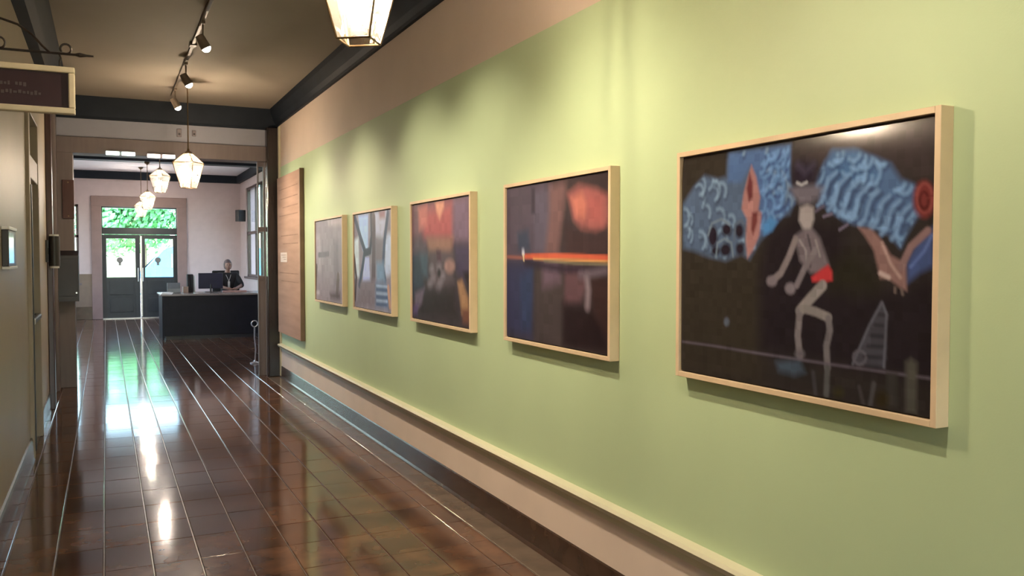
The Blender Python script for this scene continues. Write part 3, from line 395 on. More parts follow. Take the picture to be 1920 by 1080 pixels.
# ------------------------------------------------------------------ pictures
def paint(ops, base, nu, nv):
    asp = .82 / 1.115
    U, V = np.meshgrid(np.linspace(0, 1, nu), np.linspace(0, 1, nv)); P = np.stack([U.ravel(), V.ravel() * asp], 1)
    img = np.tile(np.array(base, float), (len(P), 1)); rg = np.random.default_rng(11)
    def seg(a, b):
        d = b - a; t = np.clip(((P - a) @ d) / max(1e-9, d @ d), 0, 1); return np.linalg.norm(P - a - t[:, None] * d, axis=1)
    def sdf(q):
        dist = np.full(len(P), 9.); ins = np.zeros(len(P), bool)
        for a, b in zip(q, np.roll(q, -1, 0)):
            dist = np.minimum(dist, seg(a, b)); cr = (a[1] > P[:, 1]) != (b[1] > P[:, 1])
            xx = a[0] + (P[:, 1] - a[1]) / (b[1] - a[1] + 1e-12) * (b[0] - a[0]); ins ^= cr & (P[:, 0] < xx)
        return np.where(ins, -dist, dist)
    def blend(c, a): img[:] = img * (1 - a[:, None]) + np.array(c) * a[:, None]
    def stroke(c, w, q, s, k=1.):
        dist = np.full(len(P), 9.)
        for a, b in zip(q, q[1:]): dist = np.minimum(dist, seg(a, b))
        blend(c, k * np.clip((w / 2 + s - dist) / (2 * s), 0, 1))
    A = lambda pts: np.array([(u, v * asp) for u, v in pts])
    for op in ops:
        if op[0] == 'P': blend(op[1], np.clip(.5 - sdf(A(op[3])) / (2 * op[2]), 0, 1))
        elif op[0] == 'L': stroke(op[1], op[2], A(op[3]), max(.003, op[4]))
        else:
            _, lc, dc, n, wd, pts, seed, ang = op; r2 = random.Random(seed); q = A(pts); mask = np.clip(.5 - sdf(q) / .01, 0, 1)
            keep = img.copy(); lo, hi = q.min(0), q.max(0)
            for i in range(n):
                c = np.array([r2.uniform(lo[0], hi[0]), r2.uniform(lo[1], hi[1])]); t0 = ang + r2.gauss(0, .35); rad = r2.uniform(.016, .030)
                arc = np.array([c + rad * np.array([math.cos(t0 + t * .45), math.sin(t0 + t * .45) * 1.1]) for t in range(-3, 4)])
                stroke(dc, wd * 1.2, arc + np.array([.004, wd * .9]), .006, .45); stroke(lc, wd * 1.0, arc, .006, .5)
            img[:] = keep * (1 - mask[:, None]) + img * mask[:, None]
    g = rg.normal(0, 1, (nv // 6 + 2, nu // 6 + 2)); g = np.kron(g, np.ones((6, 6)))[:nv, :nu].ravel()
    img *= (1 + .06 * g)[:, None]
    lum = img @ np.array([.25, .6, .15]); img = (img * .82 + lum[:, None] * .18) * np.array([.80, .86, 1.02])     # muted, slightly cool print inks
    return np.clip(img, 0, 1)
def art_mesh(k, ops, base, nu, nv, y0, y1, z0, z1, x):
    col = np.clip(paint(ops, base, nu, nv) * (1.35 if k > 2 else 1.1), 0, 1)
    U, V = np.meshgrid(np.linspace(0, 1, nu), np.linspace(0, 1, nv))
    bow = .007 * np.clip(1 - V.ravel() / .14, 0, 1) ** 2 if k == 0 else 0      # mural print's top edge bent back to catch the lantern as a highlight
    co = np.stack([np.full(nu * nv, x) + bow, y0 + (y1 - y0) * U.ravel(), z1 + (z0 - z1) * V.ravel()], 1)
    i = np.arange(nu * nv).reshape(nv, nu); f = np.stack([i[:-1, :-1], i[1:, :-1], i[1:, 1:], i[:-1, 1:]], -1).reshape(-1, 4)
    me = bpy.data.meshes.new('printed_artwork'); me.from_pydata(co.tolist(), [], f.tolist())
    a = me.color_attributes.new('ink', 'FLOAT_COLOR', 'POINT'); a.data.foreach_set('color', np.c_[col, np.ones(len(col))].ravel())
    me.materials.append(M['art' if k == 0 else 'artmatt']); return me
PICS = [(2.722, 1.564, (.028, .021, .020), 250, 184, 'pale framed mural photograph of a winged figure in red shorts'),
        (4.318, 3.204, (.046, .030, .032), 130, 96, 'pale framed dark picture with an orange rainbow streak across it'),
        (5.937, 4.800, (.055, .036, .042), 130, 96, 'pale framed picture with a red top over clustered faces'),
        (7.535, 6.380, (.26, .23, .27), 120, 90, 'pale framed picture of dark branching bars over pale blue sky'),
        (9.085, 7.905, (.25, .21, .23), 100, 76, 'pale framed faded mauve grey picture, farthest along the green wall')]
PZ0, PZ1, XF = 1.093, 1.956, XR - .058
for k, (ya, yb, base, nu, nv, lab) in enumerate(PICS):
    e = empty('framed_picture', (XR - .008, (ya + yb) / 2, PZ0), 0, lab, 'picture', 'framed pictures along the green wall')
    inv = Matrix.Translation(-e.location)
    b = MB(); fw = .019
    for y0, y1, z0, z1 in ((yb, yb + fw, PZ0, PZ1), (ya - fw, ya, PZ0, PZ1), (yb + fw, ya - fw, PZ1 - fw, PZ1), (yb + fw, ya - fw, PZ0, PZ0 + fw)):
        b.box(XF, XR - .008, y0, y1, z0, z1, bev=.0015)
    b.b.transform(inv); b.build('frame', 'frame', e)
    b = MB().box(XF + .018, XR - .012, yb + fw, ya - fw, PZ0 + fw, PZ1 - fw); b.b.transform(inv); b.build('backing', 'liner', e)
    me = art_mesh(k, ART[k], base, nu, nv, ya - fw - .006, yb + fw + .006, PZ0 + fw + .006, PZ1 - fw - .006, XF + .010)
    me.transform(inv); o = bpy.data.objects.new('print', me); C.objects.link(o); o.parent = e
# exhibit board
e = empty('exhibit_board', (XR - .010, 10.5, .60), 0, 'tall plain brown exhibit board with a small pale label, next to the dark post', 'board')
b = MB().box(-.045, 0, -.66, .74, 0, 1.97, bev=.004); b.build('panel', 'board', e)
MB().box(-.049, 0, -.685, -.655, 0, 1.975, bev=.003).build('edge_shade', 'edgeshade', e)  # dark colour stands in for the shade on the board's right edge
l = MB().box(-.049, -.045, .10, .52, .90, 1.02).build('label_card', 'label', e)
b = MB()
for i in range(3): b.box(-.0502, -.049, .15, .47 - .08 * i, .985 - .026 * i, .991 - .026 * i)
b.build('faint_text', 'ink', l)
b = MB()
for i, z in enumerate((1.80, 1.68, 1.57, 1.47, 1.22, 1.12, .76, .66)): b.box(-.0456, -.045, -.55, .62 - .12 * (i % 3), z, z + .012)
b.build('faded_lines', 'ink', e)['kind'] = 'stuff'

# ------------------------------------------------------------------ pendant lanterns
def lantern(loc, label, power, bulb, drop_from):
    e = empty('pendant_lantern', loc, R(55), label, 'lamp', 'glass pendant lanterns')
    H = drop_from - loc[2]                                   # origin at the lantern's lowest point
    MB().lathe([(.001, H - .001), (.055, H - .001), (.058, H - .012), (.048, H - .03), (.02, H - .045), (.012, H - .06)], 24).build('canopy', 'brass', e, True)
    MB().cyl((0, 0, .42), (0, 0, H - .05), .0065, n=10).build('rod', 'brass', e, True)
    w0, w1, zt = .060, .118, .27
    cs = [(-1, -1), (1, -1), (1, 1), (-1, 1)]
    b = MB()
    for (ax, ay), (bx, by) in zip(cs, cs[1:] + cs[:1]):
        b.cyl((ax * w0, ay * w0, 0), (ax * w1, ay * w1, zt), .0042, n=6)
        b.cyl((ax * w0, ay * w0, 0), (bx * w0, by * w0, 0), .0042, n=6).cyl((ax * w1, ay * w1, zt), (bx * w1, by * w1, zt), .0055, n=6)
    b.build('frame', 'brass', e)
    for (ax, ay), (bx, by) in zip(cs, cs[1:] + cs[:1]):
        g = MB(); q = lambda x, y, t: ((x * (w0 + (w1 - w0) * t)), (y * (w0 + (w1 - w0) * t)), zt * t)
        nx, ny = (ax + bx) / 2 * .004, (ay + by) / 2 * .004
        # bevelled pane: raised centre with sloping margins
        o4 = [q(ax, ay, .02), q(bx, by, .02), q(bx, by, .98), q(ax, ay, .98)]
        cen = Vector(o4[0]).lerp(Vector(o4[2]), .5)
        i4 = [tuple(Vector(p).lerp(cen, .22) + Vector((nx, ny, 0))) for p in o4]
        V = [g.b.verts.new(p) for p in o4 + i4]
        for k in range(4): g.b.faces.new((V[k], V[(k + 1) % 4], V[4 + (k + 1) % 4], V[4 + k]))
        g.b.faces.new(V[4:]); g.build('glass_pane', 'lampglass', e)
    hip = [(x * w1, y * w1, zt) for x, y in cs]; top = [(x * .03, y * .03, zt + .11) for x, y in cs]; fr = MB()
    for k in range(4):
        n_ = (k + 1) % 4; MB().quad(hip[k], hip[n_], top[n_], top[k]).build('roof_pane', 'lampglass', e); fr.cyl(hip[k], top[k], .0045, n=6)
    fr.cyl((0, 0, zt + .10), (0, 0, zt + .125), .044, .03, n=16).cyl((0, 0, zt + .12), (0, 0, zt + .152), .012, n=12); fr.build('roof_frame', 'brass', e)
    cl = MB().cyl((0, 0, .03), (0, 0, .045), .03, n=12).cyl((0, 0, .04), (0, 0, zt + .01), .005, n=8)
    for k in range(3):
        a = k * 2.094 + .4; x, y = .032 * math.cos(a), .032 * math.sin(a)
        cl.cyl((0, 0, .045), (x, y, .05), .004, n=6)
    cl.build('cluster_stem', 'brass', e)
    for k in range(3):
        a = k * 2.094 + .4; x, y = .032 * math.cos(a), .032 * math.sin(a)
        s = MB().cyl((x, y, .045), (x, y, .115), .011, n=12).build('candle_sleeve', 'socket', e, True)
        MB().lathe([(.004, .115), (.013, .128), (.017, .148), (.012, .175), (.003, .20)], 14, (x, y, 0)).build('bulb', bulb, s, True)
    light('lantern_light', 'POINT', (0, 0, .155), power, (1, .83, .65) if power > 130 else (1, .90, .84), e, .035)
    return e
lantern((.83, 3.02, 2.325), 'nearest glass pendant lantern, large at the top edge of the picture', LAMP_W, 'bulb', ZC)
lantern((.83, 9.95, 2.315), 'glass pendant lantern on a long rod before the far opening', LAMP_W, 'bulb', ZC)
lantern((.82, 15.1, 2.62), 'first glass pendant lantern seen glowing through the opening', FAR_W, 'bulbfar', ZF)
lantern((.82, 19.65, 2.58), 'second glass pendant lantern past the opening, above the far doors', FAR_W, 'bulbfar', 3.575)
lantern((.80, 22.6, 2.55), 'farthest glass pendant lantern, in front of the transom window', FAR_W, 'bulbfar', ZF)
lantern((.83, -3.4, 2.325), 'unseen glass pendant lantern added behind the viewer for fill light', LAMP_W, 'bulb', ZC)  # out of view, added to light the near end of the corridor

# ------------------------------------------------------------------ track lighting
e = empty('track_rail', (.735, 3.6, ZC), 0, 'thin brown grey lighting rail along the tan corridor ceiling', 'rail')
MB().box(-.015, .015, -7.1, 7.25, -.028, 0, bev=.003).build('rail', 'rail', e)
for y in (-5.5, -2, 1.5, 4.6): MB().box(-.03, .03, y - .05, y + .05, -.034, -.004, bev=.004).build('feed_box', 'rail', e)
HEADS = [(-.2, 'added behind the viewer for fill light'), (1.45, 'directly above the viewer'), (3.32, 'over the winged figure mural'), (4.70, 'over the rainbow streak picture'), (5.75, 'over the red topped picture'),  # the first head is unseen and added for fill
         (7.35, 'nearest one seen'), (8.95, 'right by the canopy of the second lantern'), (10.35, 'last on the rail, in front of the dark end beam')]
for y, where in HEADS:
    e = empty('track_spotlight', (.735, y, ZC - .028), 0, 'small brown grey track spotlight ' + where, 'spotlight', 'track spotlights on the ceiling rail')
    MB().box(-.016, .016, -.05, .05, -.022, .0, bev=.003).build('adapter', 'rail', e)
    MB().cyl((0, 0, -.02), (0, 0, -.13), .007, n=8).build('stem', 'rail', e)
    d = (Vector((XR, y, .88)) - Vector((.735, y, ZC - .19))).normalized(); c = Vector((0, 0, -.16))
    MB().cyl(c - d * .055, c + d * .055, .034, .042, n=18, cap=False).cyl(c - d * .057, c - d * .053, .034, n=18).build('can', 'rail', e, True)
    MB().cyl(c + d * .03, c + d * .05, .034, n=18).ball(c + d * .05, .036, n=14).build('lens', 'spotlens', e, True)
    o = light('spot_lamp', 'SPOT', c + d * .10, SPOT_W if y > 2 else SPOT_W * .8 if y > .5 else SPOT_W * .6, (1, .85, .64), e, .03, c + d * 2, 84, 1.0)

# ------------------------------------------------------------------ hanging sign
e = empty('hanging_sign', (XL, 3.4, 2.05), 0, 'cream framed plum sign hanging from an iron bracket at the top left', 'sign')
fx0, fx1, fz0, fz1, fw = .035, .452, .005, .168, .021
b = MB()
for x0, x1, z0, z1 in ((fx0, fx1, fz0, fz0 + fw), (fx0, fx1, fz1 - fw, fz1), (fx0, fx0 + fw, fz0 + fw, fz1 - fw), (fx1 - fw, fx1, fz0 + fw, fz1 - fw)): b.box(x0, x1, -.018, .018, z0, z1, bev=.004)
b.build('sign_frame', 'signframe', e)
f = MB().box(fx0 + fw, fx1 - fw, -.008, .008, fz0 + fw, fz1 - fw).build('sign_face', 'signface', e)
r2 = random.Random(8); b = MB()
for row, (z, n) in enumerate(((.098, 9), (.070, 12))):
    x = .20
    for i in range(n):
        wd = r2.uniform(.006, .012)
        if r2.random() > .15: b.box(x, x + wd, -.0092, -.008, z - r2.uniform(.003, .007), z + r2.uniform(.003, .009))
        x += wd + .004
b.build('faint_lettering', 'signletter', f)
e2 = empty('sign_bracket', (XL, 3.4, 2.262), 0, 'thin scrolled wrought iron bracket with a spear tip, holding the sign', 'bracket')
MB().box(0, .012, -.022, .022, -.10, .16, bev=.003).build('wall_plate', 'iron', e2)
MB().tube([(.01, 0, 0), (.20, 0, .002), (.455, 0, .004)], .0045, 8).build('bar', 'iron', e2, True)
MB().cyl((.452, 0, .004), (.468, 0, .004), .004, .0085, n=10).cyl((.468, 0, .004), (.492, 0, .004), .0085, .004, n=10).cyl((.492, 0, .004), (.512, 0, .004), .0045, .003, n=10).build('spear_tip', 'iron', e2, True)
arc = [(.01, 0, .06), (.08, 0, .095), (.16, 0, .108), (.225, 0, .106), (.28, 0, .090), (.322, 0, .060), (.352, 0, .026), (.375, 0, .004)]
MB().tube(arc, .0042, 8).build('scroll_arc', 'iron', e2, True)
for cx, rr in ((.222, .019), (.425, .017)):
    MB().tube([(cx + rr * math.cos(t * .35 - 1.4), 0, .004 + rr + rr * math.sin(t * .35 - 1.4)) for t in range(16)], .0038, 7).build('scroll_ring', 'iron', e2, True)
for x in (.10, .405): MB().tube([(x, 0, .0), (x + .004, 0, -.012), (x, 0, -.024), (x, 0, -.046)], .003, 7).build('hook', 'iron', e2, True)

# ------------------------------------------------------------------ fittings on the left wall and the jamb
e = empty('wall_tablet', (XL, 5.98, 1.49), 0, 'small white edged dark panel mounted on the left wall at eye height', 'panel')
MB().box(0, .035, -.28, .17, .012, .225, bev=.004).build('housing', 'boxblk', e)
MB().box(0, .042, -.29, .18, .225, .245, bev=.004).build('top_edge', 'white', e); MB().box(0, .042, -.29, .18, -.005, .012, bev=.004).build('bottom_edge', 'white', e)
MB().box(.030, .0365, -.26, .02, .03, .21).build('pale_pane', mat('pale_cyan_plastic', (.45, .62, .64), .12), e)
e = empty('wall_sconce', (XL, 9.72, 1.45), 0, 'black wall sconce with pale ends beside the dark red pilaster', 'light')
MB().box(0, .02, -.05, .05, .06, .28, bev=.004).build('back_plate', 'black', e)
MB().cyl((.075, 0, .02), (.075, 0, .32), .052, n=20).box(.015, .06, -.015, .015, .14, .20).build('shade', 'black', e, True)
for z0, z1 in ((.0, .022), (.318, .338)): MB().cyl((.075, 0, z0), (.075, 0, z1), .044, n=18).build('pale_end', 'white', e, True)
e = empty('wall_box', (OX0 - .075, YE - .035, 1.04), 0, 'black steel box with a sloped lid mounted low on the left jamb', 'box')
MB().prism([(0, .0), (-.15, .0), (-.15, .54), (-.02, .60), (0, .60)], 'x', -.12, .125).build('body', 'boxblk', e)
MB().box(-.105, .11, -.156, -.149, .06, .50, bev=.003).build('front_door', 'boxblk', e); MB().cyl((.10, -.165, .10), (.10, -.15, .10), .010, n=12).build('latch', 'steel', e, True)
e = empty('red_plaque', (-.40, YE - .036, 2.02), 0, 'upright dark red plaque high on the left jamb', 'sign')
MB().box(-.052, .072, -.02, 0, 0, .46, bev=.004).build('plate', 'redsign', e)
for z in (.03, .43): MB().cyl((.01, -.024, z), (.01, -.018, z), .008, n=10).build('screw', 'brass', e)
for x, wd, hh, z, lab in ((.855, .055, .10, 3.065, 'small mauve box on the pale band, left of its pair'), (1.03, .045, .07, 3.085, 'small mauve box on the pale band, right of its pair')):
    e = empty('ceiling_sensor', (x, YE, z), 0, lab, 'sensor'); MB().box(-wd / 2, wd / 2, -.03, 0, 0, hh, bev=.006).build('cover', 'vent', e)
    MB().cyl((0, -.034, hh * .35), (0, -.029, hh * .35), wd * .25, n=12).build('eye', 'black', e)
for x0, x1, z, m, lab in ((.02, .345, 2.795, 'cool', 'cool white linear light on the opening header, the left one'), (.48, .80, 2.785, 'warm', 'warm white linear light on the opening header, the right one')):
    e = empty('linear_light', ((x0 + x1) / 2, YE - .04, z), 0, lab, 'light'); hw = (x1 - x0) / 2
    MB().box(-hw, hw, -.05, 0, .045, .06, bev=.003).box(-hw, hw, -.012, 0, 0, .05).build('housing', 'casing', e)
    for a, c in ((-hw, -.012), (.012, hw)): MB().box(a, c, -.05, -.012, 0, .045, bev=.008).build('diffuser', m, e)

# ------------------------------------------------------------------ hall: counter and what is on it
DX, DYF, DT = .95, 17.35, .865
e = empty('reception_counter', (DX, DYF, 0), 0, 'long charcoal reception counter in the hall beyond the opening', 'counter')
MB().box(.03, 2.02, 0, .03, .07, DT - .035, bev=.004).build('front_panel', 'desk', e); MB().box(.06, 2.0, .03, .05, 0, .08).build('toe_kick', 'black', e)
MB().box(0, .03, .0, 1.15, 0, DT - .035, bev=.004).build('end_panel', 'desk', e); MB().box(2.0, 2.03, .0, 1.15, 0, DT - .035, bev=.004).build('end_panel', 'desk', e)
MB().box(-.03, 2.06, -.04, 1.2, DT - .035, DT, bev=.008).build('counter_top', 'desktop', e)
e = empty('paper_stack', (1.03, 17.44, DT), .1, 'bright white paper stack on the near left corner of the counter', 'paper')
for i in range(3): MB().box(-.10, .10, -.10, .16, i * .012, i * .012 + .011, rot=(0, 0, .1 * i - .1)).build('sheet_bundle', 'paper', e)
e = empty('brochure_holder', (1.20, 18.02, DT), 0, 'smoky grey brochure holder at the left end of the counter', 'holder')
MB().box(-.12, .12, -.02, .02, 0, .20, bev=.004, rot=(-.2, 0, 0)).build('back', 'acrylic', e); MB().box(-.12, .12, -.08, -.05, 0, .09, bev=.004).build('front_pocket', 'acrylic', e); MB().box(-.12, .12, -.08, .05, 0, .01).build('foot', 'acrylic', e)
e = empty('card_box', (1.42, 18.1, DT), .2, 'small beige box on the counter beside the brochure holder', 'box')
MB().box(-.05, .05, -.04, .04, 0, .10, bev=.005).build('carton', 'beige', e); MB().box(-.052, .052, -.042, .042, .10, .12, bev=.004).build('lid', 'beige', e)
e = empty('file_organizer', (1.54, 18.3, DT), 0, 'dark upright file organizer with a pale edge, left of the monitor', 'organizer')
for x in (-.07, -.01): MB().box(x, x + .05, -.12, .12, 0, .36, bev=.003).build('file', 'chair', e)
MB().box(.06, .085, -.12, .12, 0, .33, bev=.002).build('pale_edge', 'white', e)
e = empty('computer_monitor', (1.91, 18.2, DT), .06, 'navy backed computer monitor on the counter, left of the seated person', 'monitor')
MB().box(-.235, .235, -.03, .02, .07, .385, bev=.008).build('casing', 'navy', e); MB().box(-.22, .22, .02, .024, .085, .37).build('screen', 'vanglass', e)
MB().cyl((0, -.02, .0), (0, -.02, .16), .02, n=12).build('stand', 'black', e); MB().box(-.12, .12, -.09, .08, 0, .012, bev=.004).build('foot', 'black', e)
e = empty('paper_folder', (2.36, 18.05, DT), -.06, 'dusty pink folder lying on the counter before the person', 'folder')
MB().box(-.24, .22, -.14, .10, 0, .012, bev=.002).box(-.24, .22, -.14, .10, .014, .03, bev=.002).build('cover', 'pink', e); MB().box(-.23, .225, -.135, .095, .0115, .0145).build('sheets', 'paper', e)
e = empty('office_chair', (2.33, 18.95, 0), .0, 'black office chair behind the counter under the seated person', 'chair')
MB().box(-.25, .25, -.24, .24, .54, .62, bev=.03).build('seat', 'chair', e); MB().box(-.28, .28, .26, .31, .68, 1.285, bev=.025).build('backrest', 'chair', e)
MB().cyl((0, 0, .10), (0, 0, .55), .03, n=12).build('gas_post', 'black', e); MB().box(-.03, .03, .20, .30, .52, .80, bev=.01).build('back_bar', 'black', e)
for k in range(5):
    a = k * 1.2566; l = MB().tube([(0, 0, .11), (.28 * math.cos(a), .28 * math.sin(a), .07)], [.025, .015], 8).build('leg', 'black', e)
    MB().cyl((.28 * math.cos(a), .28 * math.sin(a) - .012, .03), (.28 * math.cos(a), .28 * math.sin(a) + .012, .03), .03, n=12).build('castor', 'tyre', l)

# seated person behind the counter
def skin_mesh(V, E, Rr, root=0, sub=2):
    me = bpy.data.meshes.new('skeleton'); me.from_pydata(V, E, []); o = bpy.data.objects.new('skeleton', me); C.objects.link(o)
    m = o.modifiers.new('skin', 'SKIN'); m.use_smooth_shade = True
    for i, r in enumerate(Rr):
        me.skin_vertices[0].data[i].radius = r if isinstance(r, tuple) else (r, r); me.skin_vertices[0].data[i].use_root = i == root
    o.modifiers.new('sub', 'SUBSURF').levels = sub
    dg = bpy.context.evaluated_depsgraph_get(); out = bpy.data.meshes.new_from_object(o.evaluated_get(dg))
    bpy.data.objects.remove(o); return out
pe = empty('person', (2.33, 18.93, 0), R(4), 'person in a black top with a white lanyard seated behind the counter', 'person')
V, E, Q = [], [], []
def v(p, r, par=None):
    V.append(p); Q.append(r)
    if par is not None: E.append((par, len(V) - 1))
    return len(V) - 1
pel = v((0, .02, .70), (.155, .12)); sp1 = v((0, .01, .84), (.135, .10), pel); sp2 = v((0, -.01, 1.00), (.15, .105), sp1); ch = v((0, -.01, 1.14), (.155, .10), sp2)
nk0 = v((0, -.005, 1.225), (.075, .065), ch); nk = v((0, -.015, 1.285), .052, nk0); hd = v((0, -.03, 1.335), .055, nk)
for s in (-1, 1):
    sh = v((s * .175, -.005, 1.19), (.062, .06), ch); el = v((s * .265, -.16, .975), .044, sh); wr = v((s * .08, -.40 - .04 * (s > 0), .918), (.030, .024), el)
    pm = v((s * .015, -.445 - .05 * (s > 0), .905), (.036, .018), wr)
    hip = v((s * .10, -.03, .70), .09, pel); kn = v((s * .14, -.42, .66), .066, hip); an = v((s * .14, -.44, .22), .042, kn); ft = v((s * .145, -.56, .17), (.042, .03), an)
body = skin_mesh(V, E, Q, 0, 2)
bb = bmesh.new(); bb.from_mesh(body)
# head: one sculpted lattice with brow, nose, mouth and ears, joined into the body
def head_bm(bb):
    r = bmesh.ops.create_uvsphere(bb, u_segments=28, v_segments=20, radius=1); hc = Vector((0, -.035, 1.395))
    for q in r['verts']:
        x, y, z = q.co; w_ = 1 - .26 * max(0, -z) ** 1.3
        X, Y, Z = x * .076 * w_, y * .098 * (1 - .1 * max(0, -z)), z * .115
        if y < 0:
            Y -= .020 * math.exp(-((x / .16) ** 2) - ((z + .12) / .22) ** 2)                   # nose
            Y += .008 * math.exp(-(((abs(x) - .36) / .16) ** 2) - ((z - .10) / .12) ** 2)       # eye sockets
            Y -= .008 * math.exp(-((x / .3) ** 2) - ((z + .72) / .2) ** 2)                      # chin
            Y -= .005 * math.exp(-((x / .25) ** 2) - ((z + .42) / .08) ** 2)                    # lips
        q.co = hc + Vector((X, Y, Z))
    for s in (-1, 1):
        bmesh.ops.create_uvsphere(bb, u_segments=10, v_segments=8, radius=1, matrix=Matrix.Translation(hc + Vector((s * .076, .008, -.005))) @ Matrix.Diagonal((.010, .018, .030, 1)))
    return hc
hc = head_bm(bb)
# hands: five separate fingers each, curled onto the folder
for s in (-1, 1):
    px, py, pz = s * .015, -.445 - .05 * (s > 0), .905
    dirx = -s * .80; dy = -.55
    for k, (off, ln, rad) in enumerate(((-.030, .062, .0075), (-.011, .074, .0082), (.009, .078, .0084), (.028, .068, .008))):
        bx, by = px + dirx * .02 + off * .55, py + dy * .02 + off * .83 * -s * (1 if s > 0 else -1) * .9
        p0 = Vector((bx, by, pz)); d_ = Vector((dirx, dy, 0)).normalized()
        pts = [p0, p0 + d_ * ln * .45 + Vector((0, 0, .006)), p0 + d_ * ln * .78, p0 + d_ * ln + Vector((0, 0, -.012))]
        t_ = MB(); t_.tube([tuple(p) for p in pts], [rad, rad, rad * .9, rad * .6], 7)
        tm = bpy.data.meshes.new('finger'); t_.b.to_mesh(tm); t_.b.free(); bb.from_mesh(tm)
    t_ = MB(); p0 = Vector((px + s * .02, py + .02, pz)); t_.tube([tuple(p0), tuple(p0 + Vector((-s * .03, -.045, .012))), tuple(p0 + Vector((-s * .05, -.07, .004)))], [.011, .0095, .007], 7)
    tm = bpy.data.meshes.new('thumb'); t_.b.to_mesh(tm); t_.b.free(); bb.from_mesh(tm)
bm2 = bpy.data.meshes.new('body'); bb.to_mesh(bm2)
bm2.materials.append(M['skin']); bm2.polygons.foreach_set('use_smooth', [True] * len(bm2.polygons))
bo = bpy.data.objects.new('body', bm2); C.objects.link(bo); bo.parent = pe
def garment(name, m, test, off):
    g = bmesh.new(); g.from_mesh(body); g.normal_update()
    dele = [f for f in g.faces if not test(f.calc_center_median())]; bmesh.ops.delete(g, geom=dele, context='FACES')
    for q in g.verts: q.co += q.normal * off
    me = bpy.data.meshes.new(name); g.to_mesh(me); g.free(); me.materials.append(M[m]); me.polygons.foreach_set('use_smooth', [True] * len(me.polygons))
    o = bpy.data.objects.new(name, me); C.objects.link(o); o.parent = pe; return o
garment('shirt', 'shirt', lambda c: .74 < c.z < 1.245 and not (c.y < -.20 and c.z < 1.02 and abs(c.x) < .24), .010)
garment('trousers', 'trouser', lambda c: c.z < .76 and not (c.z < .24), .011)
garment('shoes', 'chair', lambda c: c.z < .25, .012)
hb = bmesh.new(); bmesh.ops.create_uvsphere(hb, u_segments=24, v_segments=16, radius=1)
for q in hb.verts:
    x, y, z = q.co; q.co = hc + Vector((x * .086, .012 + y * .108, .012 + z * .122))
bmesh.ops.delete(hb, geom=[f for f in hb.faces if (f.calc_center_median().y < hc.y - .045 and f.calc_center_median().z < hc.z + .052) or f.calc_center_median().z < hc.z - .07], context='FACES')
hm = bpy.data.meshes.new('hair'); hb.to_mesh(hm); hb.free(); hm.materials.append(M['hair']); hm.polygons.foreach_set('use_smooth', [True] * len(hm.polygons))
o = bpy.data.objects.new('hair', hm); C.objects.link(o); o.parent = pe; sm = o.modifiers.new('thick', 'SOLIDIFY'); sm.thickness = .012
for s in (-1, 1): MB().ball((hc.x + s * .028, hc.y - .083, hc.z + .012), .011, (1, .7, .7), 10).build('eye', 'eye', pe, True)
MB().ball((0, hc.y - .097, hc.z - .050), .022, (1, .35, .28), 10).build('lips', 'lip', pe, True)
MB().tube([(-.05, -.085, 1.20), (-.02, -.125, 1.12), (0, -.130, 1.06)], .004, 6).tube([(.05, -.085, 1.20), (.02, -.125, 1.12), (0, -.130, 1.06)], .004, 6).box(-.022, .022, -.142, -.130, .90, 1.06, bev=.002).build('lanyard', 'lanyard', pe)

e = empty('wall_speaker', (3.18, 23.1, 2.50), R(20), 'small black speaker on a wall bracket near the tall hall window', 'speaker')
MB().box(-.10, .10, -.09, .09, 0, .30, bev=.01).build('cabinet', 'black', e); MB().box(-.085, .085, -.098, -.09, .02, .28).build('grille', 'chair', e); MB().box(.02, .13, .05, .08, .10, .16).build('bracket', 'black', e)
e = empty('ring_post', (1.965, 12.95, 0), 0, 'thin pale post with a ring top near the narrow brown sidelight panel', 'post')
MB().lathe([(.002, 0), (.07, 0), (.07, .012), (.02, .03), (.01, .05)], 18).build('foot', 'steel', e, True)
MB().tube([(0, 0, .03), (.012, 0, .20), (-.004, 0, .38), (.0, 0, .54)], .010, 8).build('stem', 'steel', e, True)
MB().tube([(.045 * math.cos(t * .524), 0, .585 + .045 * math.sin(t * .524)) for t in range(12)], .009, 8, True).build('ring', 'steel', e, True)

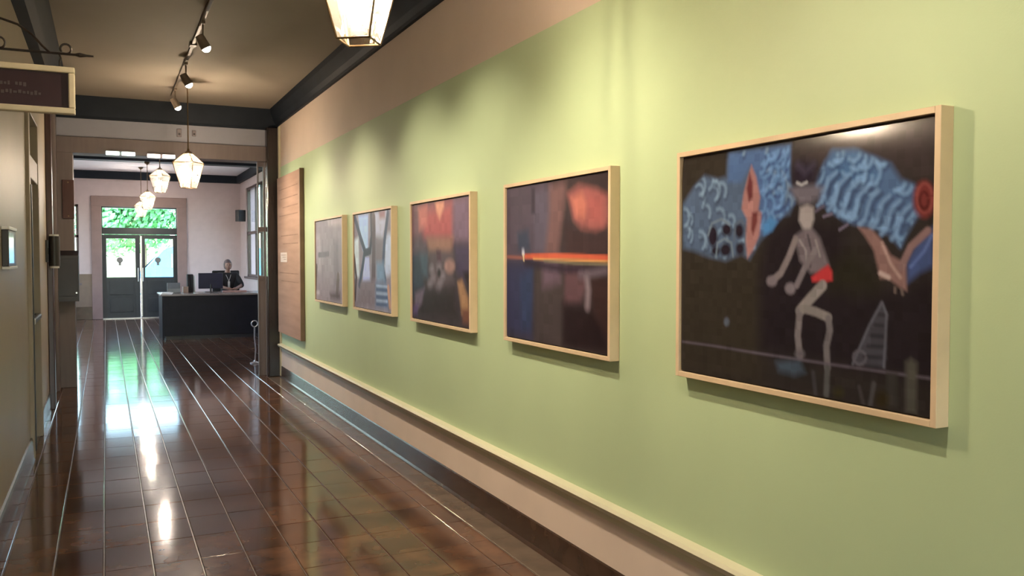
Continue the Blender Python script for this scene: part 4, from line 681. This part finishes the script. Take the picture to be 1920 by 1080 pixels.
# ------------------------------------------------------------------ outdoors, seen through the panes
struct(MB().box(-30, 30, YF + .3, 54, -.12, -.02).build('ground', 'paving'), 'pale sunlit paving outside', 'ground')
struct(MB().box(-60, 60, 54, 110, -.12, .0).build('ground_lawn', 'grass'), 'bright lawn outside', 'ground')
def tree(x, y, h, r, seed, label, n=1500):
    e = empty('leafy_tree', (x, y, 0), 0, label, 'tree', 'trees outside the far doors'); r2 = random.Random(seed)
    t = MB().tube([(0, 0, -.1), (.06, .02, h * .25), (-.03, 0, h * .55), (0, 0, h * .85)], [.22, .17, .12, .04], 9)
    for k in range(5):
        a = k * 1.3 + seed; z = h * (.35 + .08 * k); t.tube([(0, 0, z), (r * .35 * math.cos(a), r * .35 * math.sin(a), z + h * .12), (r * .7 * math.cos(a), r * .7 * math.sin(a), z + h * .2)], [.08, .05, .02], 6)
    t.build('trunk', 'bark', e, True)
    b = MB()
    cl = [(Vector((r2.gauss(0, .45) * r, r2.gauss(0, .45) * r, h * (.62 + r2.uniform(-.22, .24)))), r * r2.uniform(.35, .6)) for _ in range(16)]
    for i in range(n):
        c, cr = cl[i % 16]; d = Vector((r2.gauss(0, 1), r2.gauss(0, 1), r2.gauss(0, .8))).normalized() * cr * r2.uniform(.6, 1); p = c + d
        nrm = (d.normalized() + Vector((r2.gauss(0, .5), r2.gauss(0, .5), r2.gauss(.4, .5)))).normalized(); u = nrm.orthogonal().normalized(); w_ = nrm.cross(u); s = r2.uniform(.12, .26)
        b.quad(p - u * s, p - w_ * s * .55, p + u * s, p + w_ * s * .55)
    o = b.build('foliage', 'leaf', e); o['kind'] = 'stuff'
for i, (x, y, h, r, lab, n) in enumerate(((-6.6, 42, 8.5, 2.6, 'leafy tree outside, seen through the left hall window', 2500), (2.2, 60, 8.0, 4.0, 'broad pale green tree outside filling the transom window', 9000),
        (13.5, 58, 9.5, 2.4, 'leafy tree outside to the right behind the blue van', 2000), (16, 34, 9, 3.0, 'leafy tree outside the right hall window', 2500))):
    tree(x, y, h, r, i * 7 + 2, lab, n)
e = empty('parked_van', (3.12, 33.0, -.02), 0, 'light blue van parked outside, seen through the right door pane', 'van')
prof = [(-2.1, .30), (-2.12, 1.0), (-1.9, 1.12), (-1.25, 1.88), (-1.0, 1.98), (2.0, 1.98), (2.12, 1.7), (2.15, .30)]
b = MB().prism(prof, 'y', -.86, .86); bmesh.ops.bevel(b.b, geom=[q for q in b.b.edges], offset=.05, segments=2, affect='EDGES'); b.build('body', 'blue', e, True)
for x0, x1 in ((-1.05, -.2), (-.1, .9), (1.0, 1.9)): MB().box(x0, x1, -.875, -.858, 1.22, 1.72, bev=.008).build('window', 'vanglass', e)
MB().box(-2.10, 2.12, -.885, -.85, .36, .86, bev=.01).build('lower_stripe', 'vanwhite', e)
for x in (-1.35, 1.4):
    for s in (-1, 1): wh = MB().cyl((x, s * .70, .33), (x, s * .89, .33), .33, n=24).build('wheel', 'tyre', e, True); MB().cyl((x, s * .885, .33), (x, s * .90, .33), .19, n=18).build('hubcap', 'steel', wh)
MB().box(-2.2, -2.08, -.8, .8, .32, .52, bev=.03).build('bumper', 'vanwhite', e)
for s in (-.6, .6): MB().box(-2.14, -2.06, s - .13, s + .13, .70, .88, bev=.02).build('headlight', 'white', e)
